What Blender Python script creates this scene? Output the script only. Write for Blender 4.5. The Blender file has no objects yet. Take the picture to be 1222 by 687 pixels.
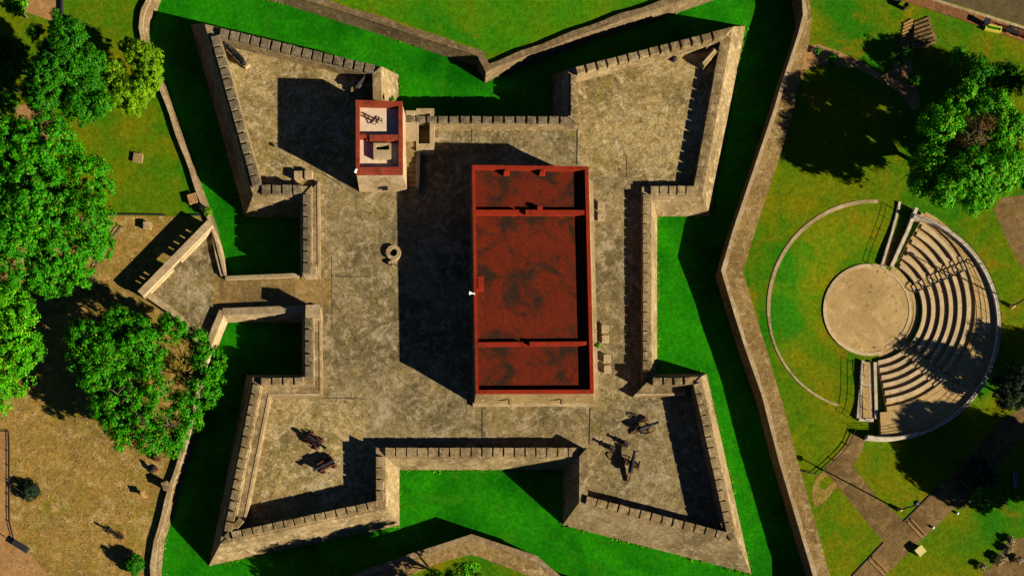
import bpy, bmesh, math, random
import numpy as np
from mathutils import Vector, Matrix, noise as mnoise
random.seed(7)
rng = np.random.default_rng(11)
S = bpy.context.scene
COL = S.collection
# ------------------------------------------------------------------ survey
# plan positions were surveyed in picture units from straight above:
# 115 m flying height, 1150 units focal length, plumb point (560, 748)
HC, FL, NX, NY = 115.0, 1150.0, 560.0, 748.0
ZG = -1.0      # lawns round the fort
ZM = -2.6      # moat floor
def P(px, py, z=0.0):
    k = (HC - z) / FL
    return Vector(((px - NX) * k, -(py - NY) * k, z))
def P2(px, py, z=0.0):
    v = P(px, py, z); return Vector((v.x, v.y))
def lerp(a, b, t): return a + (b - a) * t

# ------------------------------------------------------------------ materials
MATS = {}
def nodes_of(name):
    m = bpy.data.materials.new(name); m.use_nodes = True
    nt = m.node_tree; nt.nodes.clear()
    out = nt.nodes.new('ShaderNodeOutputMaterial'); b = nt.nodes.new('ShaderNodeBsdfPrincipled')
    nt.links.new(b.outputs[0], out.inputs[0])
    b.inputs['Specular IOR Level'].default_value = 0.06
    return m, nt, b, out
def tex(nt, scale, detail=6, rough=.6, off=0.0, dist=0.0, coord='pos'):
    if coord == 'pos':
        g = nt.nodes.new('ShaderNodeNewGeometry'); src = g.outputs['Position']
    else:
        g = nt.nodes.new('ShaderNodeTexCoord'); src = g.outputs['Object']
    mp = nt.nodes.new('ShaderNodeMapping'); mp.inputs['Location'].default_value = (off, off*1.7, off*.6)
    nt.links.new(src, mp.inputs[0])
    n = nt.nodes.new('ShaderNodeTexNoise'); n.inputs['Scale'].default_value = scale
    n.inputs['Detail'].default_value = detail; n.inputs['Roughness'].default_value = rough
    n.inputs['Distortion'].default_value = dist
    nt.links.new(mp.outputs[0], n.inputs['Vector'])
    return n
def ramp(nt, src, stops):
    r = nt.nodes.new('ShaderNodeValToRGB')
    el = r.color_ramp.elements
    el[0].position, el[0].color = stops[0][0], (*stops[0][1], 1)
    el[1].position, el[1].color = stops[-1][0], (*stops[-1][1], 1)
    for p, c in stops[1:-1]:
        e = el.new(p); e.color = (*c, 1)
    nt.links.new(src, r.inputs[0]); return r
def mixc(nt, fac, a, b, mode='MIX'):
    m = nt.nodes.new('ShaderNodeMix'); m.data_type = 'RGBA'; m.blend_type = mode
    for sock, v in ((m.inputs[0], fac), (m.inputs[6], a), (m.inputs[7], b)):
        if hasattr(v, 'links') or hasattr(v, 'is_output'): nt.links.new(v, sock)
        elif isinstance(v, (int, float)): sock.default_value = v
        else: sock.default_value = (*v, 1)
    return m.outputs[2]
def bump(nt, b, h, strength, dist):
    bp = nt.nodes.new('ShaderNodeBump'); bp.inputs['Strength'].default_value = strength
    bp.inputs['Distance'].default_value = dist
    nt.links.new(h, bp.inputs['Height']); nt.links.new(bp.outputs[0], b.inputs['Normal'])
W3 = (1, 1, 1); B3 = (0, 0, 0)
def fac(nt, n, lo, hi): return ramp(nt, n.outputs['Fac'], [(lo, B3), (hi, W3)]).outputs[0]

def stone(name, base, dark, pale, moss=None, moss_lo=.56, sc=1.0, grain=.5, darkw=(.42, .66), bstr=.5, mott=.22, cracks=0.0):
    if name in MATS: return MATS[name]
    m, nt, b, out = nodes_of(name)
    c = mixc(nt, fac(nt, tex(nt, .16*sc, 5, .62, 3.1, .4), *darkw), base, dark)
    c = mixc(nt, fac(nt, tex(nt, .9*sc, 6, .68, 9.3, .6), .50, .70), c, pale)
    if cracks: c = mixc(nt, fac(nt, tex(nt, .27*sc, 7, .7, 88.0, .9), .53, .66), c, tuple(x*.88 for x in pale))
    if moss:
        c = mixc(nt, fac(nt, tex(nt, .34*sc, 7, .75, 21.0, .5), moss_lo, moss_lo+.12), c, moss)
    g = tex(nt, 5.0*sc, 4, .7, 5.0)
    gr = ramp(nt, g.outputs['Fac'], [(.3, (1-grain,)*3), (.7, (1+grain*.35,)*3)]).outputs[0]
    c = mixc(nt, 1.0, c, gr, 'MULTIPLY')
    md = tex(nt, 1.7*sc, 5, .75, 55.0, .8)
    c = mixc(nt, 1.0, c, ramp(nt, md.outputs['Fac'], [(.34, (1-mott, 1-mott*1.05, 1-mott*1.2)), (.5, W3), (.68, (1+mott*.75, 1+mott*.75, 1+mott*.8))]).outputs[0], 'MULTIPLY')
    if cracks:
        gp = nt.nodes.new('ShaderNodeNewGeometry'); wob = tex(nt, .8, 3, .6, 70.0)
        ad = nt.nodes.new('ShaderNodeMix'); ad.data_type = 'RGBA'; ad.blend_type = 'LINEAR_LIGHT'; ad.inputs[0].default_value = .5
        nt.links.new(gp.outputs['Position'], ad.inputs[6]); nt.links.new(wob.outputs['Color'], ad.inputs[7])
        vo = nt.nodes.new('ShaderNodeTexVoronoi'); vo.feature = 'DISTANCE_TO_EDGE'; vo.inputs['Scale'].default_value = .36
        nt.links.new(ad.outputs[2], vo.inputs['Vector'])
        c = mixc(nt, 1.0, c, ramp(nt, vo.outputs['Distance'], [(0, (1-cracks,)*3), (.035, W3)]).outputs[0], 'MULTIPLY')
    # small dark pits and pale chips
    c = mixc(nt, fac(nt, tex(nt, 2.6*sc, 3, .6, 40.0), .64, .72), c, tuple(x*.45 for x in dark))
    nt.links.new(c, b.inputs['Base Color']); b.inputs['Roughness'].default_value = .93
    bump(nt, b, g.outputs['Fac'], bstr, .06)
    MATS[name] = m; return m

def grass(name, a, b_, c_, sc=1.0, brown=None, brown_lo=.58, bstr=.7):
    m, nt, b, out = nodes_of(name)
    c = mixc(nt, fac(nt, tex(nt, .11*sc, 5, .6, 2.0, .5), .36, .64), a, b_)
    c = mixc(nt, fac(nt, tex(nt, .05*sc, 4, .6, 15.0, .3), .48, .66), c, c_)
    if brown: c = mixc(nt, fac(nt, tex(nt, .09*sc, 6, .65, 31.0, .8), brown_lo, brown_lo+.16), c, brown)
    g = tex(nt, 2.2, 6, .75, 8.0)
    gr = ramp(nt, g.outputs['Fac'], [(.28, (.52,)*3), (.72, (1.36,)*3)]).outputs[0]
    c = mixc(nt, 1.0, c, gr, 'MULTIPLY')
    g2 = tex(nt, 9.0, 3, .7, 4.0)
    c = mixc(nt, 1.0, c, ramp(nt, g2.outputs['Fac'], [(.25, (.72,)*3), (.75, (1.2,)*3)]).outputs[0], 'MULTIPLY')
    nt.links.new(c, b.inputs['Base Color']); b.inputs['Roughness'].default_value = .95
    b.inputs['Specular IOR Level'].default_value = .02
    bump(nt, b, g2.outputs['Fac'], bstr, .08)
    MATS[name] = m; return m

def plain(name, col, rough=.7, var=.25, sc=3.0, metal=0.0, coord='pos'):
    if name in MATS: return MATS[name]
    m, nt, b, out = nodes_of(name)
    n = tex(nt, sc, 6, .65, 6.0, .3, coord)
    gr = ramp(nt, n.outputs['Fac'], [(.3, (1-var,)*3), (.7, (1+var*.5,)*3)]).outputs[0]
    nt.links.new(mixc(nt, 1.0, col, gr, 'MULTIPLY'), b.inputs['Base Color'])
    b.inputs['Roughness'].default_value = rough; b.inputs['Metallic'].default_value = metal
    MATS[name] = m; return m

def leafmat(name, a, b_, c_=None, cfrac=.12):
    m, nt, b, out = nodes_of(name)
    geo = nt.nodes.new('ShaderNodeNewGeometry')
    r = ramp(nt, geo.outputs['Random Per Island'], [(0, a), (1, b_)]).outputs[0]
    c = r
    if c_:
        mr = nt.nodes.new('ShaderNodeMath'); mr.operation = 'LESS_THAN'; mr.inputs[1].default_value = cfrac
        mt = nt.nodes.new('ShaderNodeMath'); mt.operation = 'FRACT'
        mm = nt.nodes.new('ShaderNodeMath'); mm.operation = 'MULTIPLY'; mm.inputs[1].default_value = 57.31
        nt.links.new(geo.outputs['Random Per Island'], mm.inputs[0]); nt.links.new(mm.outputs[0], mt.inputs[0])
        nt.links.new(mt.outputs[0], mr.inputs[0]); c = mixc(nt, mr.outputs[0], c, c_)
    n = tex(nt, .5, 4, .6, 12.0)
    c = mixc(nt, 1.0, c, ramp(nt, n.outputs['Fac'], [(.3, (.6, .66, .7)), (.7, (1.3, 1.2, 1.0))]).outputs[0], 'MULTIPLY')
    nt.links.new(c, b.inputs['Base Color']); b.inputs['Roughness'].default_value = .6
    b.inputs['Specular IOR Level'].default_value = .06
    tr = nt.nodes.new('ShaderNodeBsdfTranslucent'); nt.links.new(c, tr.inputs[0])
    mx = nt.nodes.new('ShaderNodeMixShader'); mx.inputs[0].default_value = .22
    nt.links.new(b.outputs[0], mx.inputs[1]); nt.links.new(tr.outputs[0], mx.inputs[2])
    nt.links.new(mx.outputs[0], out.inputs[0])
    MATS[name] = m; return m

# stones of the fort
TERR = stone('terrace_stone', (.215, .156, .068), (.118, .090, .040), (.36, .285, .165), (.165, .138, .024), .57, 1.0, .45, darkw=(.44, .60), mott=.44, cracks=.30)
TERR2 = stone('bastion_terrace_stone', (.300, .215, .086), (.165, .118, .044), (.44, .345, .19), (.215, .175, .030), .56, 1.15, .5, darkw=(.44, .62), mott=.55, cracks=.2)
SCARP = stone('scarp_stone', (.240, .168, .080), (.145, .100, .045), (.36, .28, .16), (.135, .112, .024), .58, 1.3, .42, darkw=(.43, .60), mott=.36)
MERL = stone('weathered_merlon_stone', (.155, .120, .070), (.075, .058, .034), (.26, .21, .135), None, .6, 2.2, .5, mott=.35)
WALLST = stone('retaining_wall_stone', (.24, .165, .085), (.13, .085, .04), (.36, .27, .16), None, .6, 1.6, .4)
FIELD = stone('rubble_wall_stone', (.17, .115, .055), (.10, .066, .03), (.28, .21, .12), None, .6, 2.0, .55, mott=.35)
KEEPST = stone('keep_wall_stone', (.23, .155, .062), (.14, .09, .036), (.31, .225, .11), None, .6, 1.6, .3)
TOWERST = stone('tower_wall_stone', (.34, .245, .135), (.21, .14, .07), (.40, .31, .19), None, .6, 1.4, .3)
PALE = stone('pale_dressed_stone', (.34, .245, .135), (.22, .15, .07), (.42, .33, .20), None, .6, 1.6, .25)
ROADST = stone('causeway_gravel', (.225, .140, .048), (.150, .098, .034), (.30, .205, .085), (.13, .105, .02), .60, 1.2, .35, mott=.38)
BRICK = stone('promenade_gravel', (.245, .155, .056), (.155, .096, .032), (.36, .255, .125), (.15, .13, .018), .58, 1.2, .5, mott=.42)
DIRT = stone('dirt_yard_ground', (.265, .158, .036), (.170, .112, .022), (.38, .265, .10), (.175, .148, .014), .52, .9, .5, mott=.38)
PINK = stone('pink_path_gravel', (.30, .160, .058), (.22, .115, .04), (.35, .20, .085), None, .6, 1.0, .3)
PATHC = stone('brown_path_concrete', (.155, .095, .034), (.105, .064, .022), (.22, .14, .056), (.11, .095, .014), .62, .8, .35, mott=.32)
CONC = stone('amphitheatre_concrete', (.36, .235, .095), (.27, .175, .07), (.42, .29, .13), None, .6, .7, .15, mott=.12)
STEPC = stone('bench_step_concrete', (.42, .31, .17), (.31, .225, .12), (.48, .36, .22), None, .6, .9, .2, mott=.15)
ASPH = stone('asphalt', (.088, .066, .028), (.07, .052, .022), (.105, .080, .038), None, .6, .7, .25)
SIDEW = stone('sidewalk_brick', (.20, .085, .030), (.14, .06, .022), (.25, .12, .05), None, .6, 1.0, .35)
WHITE = plain('white_wall_paint', (.44, .37, .27), .8, .4, 1.5)
YEL = plain('yellow_paint', (.50, .42, .05), .7, .25)
# grass
MOATG = grass('moat_grass', (.0075, .125, .001), (.0150, .185, .0012), (.003, .080, .001), 2.2, (.022, .135, .002), .55)
LAWN = grass('lawn_grass', (.052, .126, .002), (.130, .132, .002), (.020, .122, .002), 1.6, (.20, .105, .004), .57)
LAWN2 = grass('far_lawn_grass', (.034, .155, .002), (.072, .150, .002), (.014, .140, .002), 1.5, (.14, .10, .005), .62)
# roofs
def roofmat(name, base, stain, pale, lo=.45, hi=.62, sc=1.0):
    m, nt, b, out = nodes_of(name)
    c = mixc(nt, fac(nt, tex(nt, .24*sc, 8, .66, 4.0, .7), lo, hi), base, stain)
    c = mixc(nt, fac(nt, tex(nt, .5*sc, 8, .72, 17.0, .8), .60, .74), c, pale)
    n = tex(nt, 3.0, 5, .7, 7.0)
    c = mixc(nt, 1.0, c, ramp(nt, n.outputs['Fac'], [(.3, (.7,)*3), (.7, (1.2,)*3)]).outputs[0], 'MULTIPLY')
    nt.links.new(c, b.inputs['Base Color']); b.inputs['Roughness'].default_value = .85
    bump(nt, b, n.outputs['Fac'], .25, .03)
    MATS[name] = m; return m
ROOFRED = roofmat('stained_red_roof', (.098, .0125, .0036), (.024, .0115, .006), (.15, .026, .007), .45, .60, 1.35)
PARRED = roofmat('red_parapet_render', (.20, .017, .006), (.125, .016, .006), (.25, .040, .016), .48, .66, 2.4)
TOWRED = roofmat('tower_red_render', (.20, .034, .015), (.13, .022, .010), (.28, .075, .04), .48, .64, 2.4)
TOWFLOOR = plain('pale_roof_screed', (.50, .37, .26), .85, .2, 1.2)
IRON = plain('dark_iron', (.020, .019, .020), .55, .4, 6.0, .2)
RUST = plain('rust_red_timber', (.085, .026, .016), .8, .45, 5.0)
WOOD = plain('weathered_timber', (.10, .075, .05), .85, .4, 6.0)
METAL = plain('painted_dark_metal', (.03, .03, .032), .5, .2, 5.0, .3)
BLACK = plain('dark_void', (.012, .010, .009), .95, .1)
BARK = plain('bark', (.11, .085, .06), .95, .45, 5.0)
LAMPW = plain('lamp_white', (.7, .68, .62), .4, .1)
CHAN = plain('drain_channel_dark', (.035, .028, .02), .95, .3)
BLUEP = plain('faded_blue_paint', (.12, .17, .24), .6, .2)

# ------------------------------------------------------------------ object helpers
ORG = {}
def meta(o, label=None, cat=None, group=None, kind=None):
    if label: o['label'] = label
    if cat: o['category'] = cat
    if group: o['group'] = group
    if kind: o['kind'] = kind
    return o
def thing(name, label, cat, loc, group=None):
    o = bpy.data.objects.new(name, None); COL.objects.link(o)
    o.empty_display_size = .3; o.location = loc; ORG[o] = Vector(loc)
    return meta(o, label, cat, group)
def mesh_obj(name, bm, mat, parent=None, org=None, smooth=False, normals=True):
    """link a bmesh (in world coordinates) as one object; parented objects keep world shape"""
    if parent is not None: org = ORG[parent]
    if org is None: org = Vector((0, 0, 0))
    org = Vector(org)
    if normals: bmesh.ops.recalc_face_normals(bm, faces=bm.faces)
    if org.length: bmesh.ops.translate(bm, verts=bm.verts, vec=-org)
    me = bpy.data.meshes.new(name); bm.to_mesh(me); bm.free()
    for mm in (mat if isinstance(mat, (list, tuple)) else [mat]): me.materials.append(mm)
    if smooth:
        for p in me.polygons: p.use_smooth = True
    o = bpy.data.objects.new(name, me); COL.objects.link(o)
    if parent is not None:
        o.parent = parent
        # a child of an Empty starts at the Empty; a child of a part sits at the part's origin
        ORG[o] = org
    else:
        o.location = org; ORG[o] = org
    return o
def solo(name, bm, mat, org, label, cat, group=None, smooth=False):
    return meta(mesh_obj(name, bm, mat, None, org, smooth), label, cat, group)
def struct(name, bm, mat):
    return meta(mesh_obj(name, bm, mat), kind='structure')
def dup(o, parent=None, loc=None, rotz=None, label=None, group=None):
    c = o.copy(); COL.objects.link(c); ORG[c] = ORG.get(o, Vector())
    if parent is not None: c.parent = parent
    if loc is not None: c.location = loc; ORG[c] = Vector(loc)
    if rotz is not None: c.rotation_euler = (0, 0, rotz)
    if label: c['label'] = label
    if group: c['group'] = group
    for ch in list(o.children): dup(ch, c)
    return c
def BM(): return bmesh.new()
def box(bm, c, size, rz=0.0, bev=0.0, taper=1.0, tilt=None):
    m = Matrix.Translation(Vector(c)) @ Matrix.Rotation(rz, 4, 'Z')
    if tilt: m = m @ tilt
    r = bmesh.ops.create_cube(bm, size=1.0)
    vs = r['verts']
    for v in vs:
        if v.co.z > 0: v.co.x *= taper; v.co.y *= taper
        v.co = Vector((v.co.x*size[0], v.co.y*size[1], v.co.z*size[2]))
    if bev:
        es = list({e for v in vs for e in v.link_edges})
        g = bmesh.ops.bevel(bm, geom=es, offset=bev, segments=1, affect='EDGES')
        vs = list({v for f in g['faces'] for v in f.verts} | {v for v in vs if v.is_valid})
    bmesh.ops.transform(bm, matrix=m, verts=vs)
    return vs
def prism(bm, pts, z0, z1):
    lo = [bm.verts.new((p[0], p[1], z0)) for p in pts]; hi = [bm.verts.new((p[0], p[1], z1)) for p in pts]
    n = len(pts)
    bm.faces.new(hi); bm.faces.new(lo[::-1])
    for i in range(n): bm.faces.new((lo[i], lo[(i+1) % n], hi[(i+1) % n], hi[i]))
def sheet(bm, pts, z): bm.faces.new([bm.verts.new((p[0], p[1], z)) for p in pts])
def pxsheet(name, px, z, mat):
    bm = BM(); sheet(bm, [P2(x, y, z) for x, y in px], z); return struct(name, bm, mat)
def loft(bm, secs, closed=False, caps=True):
    rows = [[bm.verts.new(p) for p in s] for s in secs]
    n = len(rows); k = len(rows[0])
    for i in range(n if closed else n-1):
        a, b = rows[i], rows[(i+1) % n]
        for j in range(k): bm.faces.new((a[j], a[(j+1) % k], b[(j+1) % k], b[j]))
    if caps and not closed: bm.faces.new(rows[0]); bm.faces.new(rows[-1][::-1])
def tube(bm, pts, r, n=8):
    pts = [Vector(p) for p in pts]; rs = r if isinstance(r, (list, tuple)) else [r]*len(pts)
    secs = []
    for i, p in enumerate(pts):
        d = (pts[min(i+1, len(pts)-1)] - pts[max(i-1, 0)]).normalized()
        u = d.orthogonal().normalized(); 
        if i and abs(u.dot(pu)) < .999: u = (pu - d*pu.dot(d)).normalized()
        pu = u; w = d.cross(u)
        secs.append([p + (u*math.cos(2*math.pi*j/n) + w*math.sin(2*math.pi*j/n))*rs[i] for j in range(n)])
    loft(bm, secs)
def lathe(bm, c, prof, n=20, axis=None):
    """prof: (radius, height) list about z through c, or about axis"""
    q = Vector((0, 0, 1)).rotation_difference(Vector(axis)) if axis else None
    secs = []
    for r, h in prof:
        ring = [Vector((r*math.cos(2*math.pi*j/n), r*math.sin(2*math.pi*j/n), h)) for j in range(n)]
        if q: ring = [q @ v for v in ring]
        secs.append([Vector(c) + v for v in ring])
    loft(bm, secs)
def seglen(a, b): return (b - a).length
def offset_loop(pts, ds, closed=True):
    """move each segment of a polyline along its left normal by ds[i]; mitred"""
    n = len(pts); out = []
    def line(i):
        a, b = pts[i], pts[(i+1) % n]; d = (b-a).normalized(); nn = Vector((-d.y, d.x))
        return a + nn*ds[i], d, nn
    for i in range(n):
        if not closed and i == 0: out.append(line(0)[0]); continue
        if not closed and i == n-1:
            a, d, nn = line(n-2); out.append(pts[n-1] + nn*ds[n-2]); continue
        p0, d0, n0 = line((i-1) % n); p1, d1, n1 = line(i)
        cr = d0.x*d1.y - d0.y*d1.x
        if abs(cr) < .12: out.append(pts[i] + (n0*ds[(i-1) % n] + n1*ds[i])*.5)
        else:
            w = p1 - p0; t = (w.x*d1.y - w.y*d1.x)/cr; out.append(p0 + d0*t)
    return out
def densify(pts, step):
    out = []
    for a, b in zip(pts[:-1], pts[1:]):
        k = max(1, int((b-a).length/step))
        out += [a.lerp(b, j/k) for j in range(k)]
    return out + [pts[-1]]
def smooth_px(px, it=2):
    p = [Vector(q) for q in px]
    for _ in range(it):
        q = [p[0]]
        for a, b in zip(p[:-1], p[1:]): q += [a.lerp(b, .25), a.lerp(b, .75)]
        p = q + [p[-1]]
    return [(v.x, v.y) for v in p]
# ------------------------------------------------------------------ sky, sun, camera
EL = math.radians(22.7)
shd = Vector((-.884, .467, 0)).normalized()
SUNDIR = Vector((shd.x*math.cos(EL), shd.y*math.cos(EL), -math.sin(EL)))
w = bpy.data.worlds.new('World'); S.world = w; w.use_nodes = True
nt = w.node_tree; nt.nodes.clear()
wo = nt.nodes.new('ShaderNodeOutputWorld'); bg = nt.nodes.new('ShaderNodeBackground'); sk = nt.nodes.new('ShaderNodeTexSky')
sk.sky_type = 'NISHITA'; sk.sun_disc = False; sk.sun_elevation = EL
sk.sun_rotation = math.atan2(-shd.x, -shd.y); sk.air_density = .24; sk.dust_density = 0.0; sk.ozone_density = 6.0
nt.links.new(sk.outputs[0], bg.inputs[0]); bg.inputs[1].default_value = .05
nt.links.new(bg.outputs[0], wo.inputs[0])
sl = bpy.data.lights.new('sun', 'SUN'); sl.energy = 5.0; sl.angle = math.radians(.5); sl.color = (1.0, .91, .73)
so = bpy.data.objects.new('sun', sl); COL.objects.link(so); so.location = (60, -30, 60)
so.rotation_euler = SUNDIR.to_track_quat('-Z', 'Y').to_euler()
cd = bpy.data.cameras.new('camera'); co = bpy.data.objects.new('camera', cd); COL.objects.link(co); S.camera = co
co.location = (0, 0, HC); co.rotation_euler = (0, 0, 0)
cd.sensor_width = 36; cd.sensor_fit = 'HORIZONTAL'; cd.lens = FL/1222*36
cd.shift_x = (611-NX)/1222; cd.shift_y = (NY-343.5)/1222; cd.clip_end = 2000; cd.clip_start = 1
S.view_settings.view_transform = 'Standard'; S.view_settings.look = 'None'; S.view_settings.gamma = 1
S.view_settings.exposure = 1.35; S.view_settings.use_curve_mapping = False

# ------------------------------------------------------------------ ground and moat
ZC = -.55       # top of the moat's outer wall
RW = dict(
 north_west=[(240,-31),(215,-42),(200,-38),(186,-20),(178.7,0),(173.7,10),(170.7,20),(169.4,34),(173,54),(181,75),(190.7,94),(205.7,137),(223.6,187),(244,243),(252,264),(259,292),(267,328)],
 south_west=[(264.5,372),(252,411),(240,462),(229.6,505),(216.6,548),(205.6,580),(197.7,614),(187.7,644),(183.7,685),(185,712),(200,735),(225,746),(260,735)],
 south=[(260,735),(422,685),(463.6,670),(488,661.5),(525,650),(562.9,637.5),(600,650),(640,663),(668,687),(700,702),(900,760),(945,765)],
 east=[(945,765),(970,735),(972,700),(970.6,685),(929.7,548),(909.7,471),(888.5,411),(860.8,323),(874.5,276),(921.7,137),(931.7,104),(951.7,44),(958,20),(957,5),(953,-12),(945,-30),(935,-42)],
 north=[(935,-42),(814,0),(732,26.5),(588,81),(580,85),(570,78),(488,51),(444.7,36.5),(338,3),(240,-31)],
)
W = {k: [P2(x, y, ZM if (k == 'north' and x < 575 and y > -20) else ZC) for x, y in v] for k, v in RW.items()}
moatloop = W['north_west'] + W['south_west'][:-1] + W['south'][:-1] + W['east'][:-1] + W['north'][:-1]
# loop runs counter-clockwise from above: the outside lies on the right, so outward is a negative left offset
hole = offset_loop(moatloop, [-.25]*len(moatloop))
bm = BM()
hv = [bm.verts.new((p.x, p.y, ZG)) for p in hole]
he = [bm.edges.new((hv[i], hv[(i+1) % len(hv)])) for i in range(len(hv))]
KC = P2(1039.5, 364.3, ZG+.1); KR = 12.25
kv = [bm.verts.new((KC.x+KR*math.cos(2*math.pi*i/72), KC.y+KR*math.sin(2*math.pi*i/72), ZG)) for i in range(72)]
he += [bm.edges.new((kv[i], kv[(i+1) % 72])) for i in range(72)]
ov = [bm.verts.new((350*math.cos(a), 30+350*math.sin(a), ZG)) for a in [2*math.pi*i/48 for i in range(48)]]
oe = [bm.edges.new((ov[i], ov[(i+1) % 48])) for i in range(48)]
bmesh.ops.triangle_fill(bm, use_beauty=True, edges=he+oe)
for f in bm.faces:
    f.normal_update()
    if f.normal.z < 0: f.normal_flip()
g = mesh_obj('ground', bm, LAWN, normals=False); meta(g, kind='structure')
bm = BM(); sheet(bm, [(p.x, p.y) for p in offset_loop(moatloop, [-.35]*len(moatloop))], ZM); struct('moat_floor', bm, MOATG)

def retaining(key, label, thick, mat, top0=ZC, cope=PALE):
    pts = W[key]; mid = pts[len(pts)//2]
    t = thing('retaining_wall', label, 'wall', (mid.x, mid.y, ZM))
    n = len(pts)
    dense = densify(pts, 1.2)
    th = [-(thick + .10*math.sin(i*1.3) + .14*(mnoise.noise(Vector((p.x*.6, p.y*.6, 3))))) for i, p in enumerate(dense)]
    outer = offset_loop(dense, th, False)
    foot = offset_loop(dense, [.22]*len(dense), False)
    bm = BM(); secs = []; secs2 = []
    for p, o, f in zip(dense, outer, foot):
        top = top0 + (.32*min(1, max(0, (p.y-38)/8)) if key == 'east' else 0)
        j = .05*mnoise.noise(Vector((p.x, p.y, 9)))
        secs.append([(f.x, f.y, ZM-.05), (p.x, p.y, top-.16), (o.x, o.y, top-.16), (o.x, o.y, ZG-.3)])
        q = p + (f-p)*.35; r = o - (f-p)*.2
        secs2.append([(q.x, q.y, top-.16), (q.x, q.y, top+j), (r.x, r.y, top+j*.6), (r.x, r.y, top-.16)])
    loft(bm, secs); mesh_obj('wall_face', bm, FIELD, t)
    bm = BM(); loft(bm, secs2); mesh_obj('coping', bm, cope, t)
    return t
retaining('north_west', 'thin pale moat wall curving beside the lawn above the causeway', .36, FIELD, ZC, PALE)
retaining('south_west', 'pale moat wall running along the dirt yard below the causeway', .42, FIELD, ZC, PALE)
retaining('south', 'angled moat wall with a blunt point facing the front curtain wall, lowest in the photo', .55, FIELD, ZC, WALLST)
retaining('east', 'long bent moat wall beside the gravel promenade on the amphitheatre side', .34, FIELD, ZC, PALE)
retaining('north', 'brown moat wall with an inward notch between the two rear bastions', .62, FIELD, ZC, FIELD)

# gravel promenade on the amphitheatre side: raised flush with the moat wall, one kerb step down to the lawn
ep = W['east'][1:]
inn = offset_loop(ep, [-.32]*len(ep), False)
pw = [2.9]*len(ep)
outp = [P2(x, y, ZC) for x, y in [(1000,735),(998,705),(991,686),(951.6,548),(934,480),(911,404),(886.7,324),(902,274),(946.7,137),(952,104),(966,50),(969,22),(966,0),(962,-14),(955,-30),(945,-40)]][:len(ep)]
outp = outp + [outp[-1]]*(len(ep)-len(outp))
bm = BM(); secs = []
for a, b in zip(inn, outp): secs.append([(a.x, a.y, ZG-.1), (a.x, a.y, ZC-.05), (b.x, b.y, ZC-.10), (b.x, b.y, ZG-.1)])
secs = [[Vector(a).lerp(Vector(b), j/3) for a, b in zip(s0, s1)] for s0, s1 in zip(secs[:-1], secs[1:]) for j in range(3)] + [secs[-1]]
loft(bm, secs); struct('promenade', bm, BRICK)
# strip behind the lower moat wall point
pxs = [(421.7,690),(463.6,672),(490,664),(527,652),(563,641),(600,653),(638,665),(664,687),(690,705),(640,705),(640,690),(604,676),(572,664),(560,661),(520,672),(480,690),(470,705)]
bm = BM(); prism(bm, [P2(x, y, -.66) for x, y in pxs], ZG-.1, ZC-.07); struct('gravel_walk', bm, BRICK)

Z1, Z2, Z3, Z4 = ZG+.004, ZG+.008, ZG+.012, ZG+.016
pxsheet('dirt_yard', [(20,256),(122,257),(195,258),(238,258),(250,262),(258,300),(264,330),(262,372),(250,411),(238,462),(227,505),(214,548),(203,580),(195,614),(185,644),(181,690),(182,760),(-60,760),(-60,256)], Z1, DIRT)
pxsheet('pink_path', [(-40,512),(11,516),(12,560),(12,615),(17,640),(33,658),(62,690),(95,730),(-40,730)], Z2, PINK)
pxsheet('pink_path', [(30,-20),(76,-20),(74,15),(72,24),(58,24),(30,14)], Z1, PINK)
pxsheet('pink_path', [(20,125),(42,126),(66,140),(78,160),(60,170),(20,150)], Z1, PINK)
pxsheet('rear_lawn', [(300,-42),(340,-20),(444,14),(488,30),(570,58),(584,64),(590,66),(732,16),(812,-8),(810,-90),(200,-120),(240,-55)], Z1, LAWN2)
# paths and road on the amphitheatre side
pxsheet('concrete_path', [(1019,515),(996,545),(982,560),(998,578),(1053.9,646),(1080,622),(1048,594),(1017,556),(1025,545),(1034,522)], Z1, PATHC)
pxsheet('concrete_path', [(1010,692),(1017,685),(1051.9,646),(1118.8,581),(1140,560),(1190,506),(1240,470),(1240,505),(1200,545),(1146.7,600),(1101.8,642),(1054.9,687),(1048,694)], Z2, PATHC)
pxsheet('stepping_path', [(981,563),(974,570),(968,588),(972,606),(984,598),(999,580),(996,574),(984,584),(978,582),(980,572),(988,566)], Z3, DIRT)
pxsheet('dirt_path', [(955,56),(976,53),(1002,62),(1028,74),(1052,90),(1064,84),(1068,62),(1086,62),(1090,90),(1096,112),(1098,128),(1088,132),(1078,116),(1058,100),(1028,84),(1004,78),(982,76),(962,84),(950,110),(945,105)], Z1, PINK)
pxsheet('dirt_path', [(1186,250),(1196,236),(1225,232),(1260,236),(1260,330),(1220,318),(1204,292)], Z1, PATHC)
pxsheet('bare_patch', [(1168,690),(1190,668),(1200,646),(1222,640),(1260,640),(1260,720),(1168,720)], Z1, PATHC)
# road with kerb and brick sidewalk in the far corner
def stripz(name, a, b, z0, z1, mat):
    bm = BM(); prism(bm, [P2(x, y, ZG) for x, y in a] + [P2(x, y, ZG) for x, y in reversed(b)], z0, z1); return struct(name, bm, mat)
pxsheet('road', [(1090,-12),(1120,-1),(1224,31),(1400,86),(1400,-120),(1060,-120)], Z2, ASPH)
stripz('kerb', [(1060,-20),(1119,0.5),(1222,32.5),(1400,87)], [(1060,-17),(1118,3.5),(1221,35.5),(1400,91)], ZG-.1, ZG+.13, YEL if False else PALE)
stripz('sidewalk', [(1050,-20),(1118,3.5),(1221,35.5),(1400,91)], [(1050,-14),(1066,-2),(1098,8),(1136,20.5),(1220,50),(1400,112)], ZG-.1, ZG+.10, SIDEW)

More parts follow.
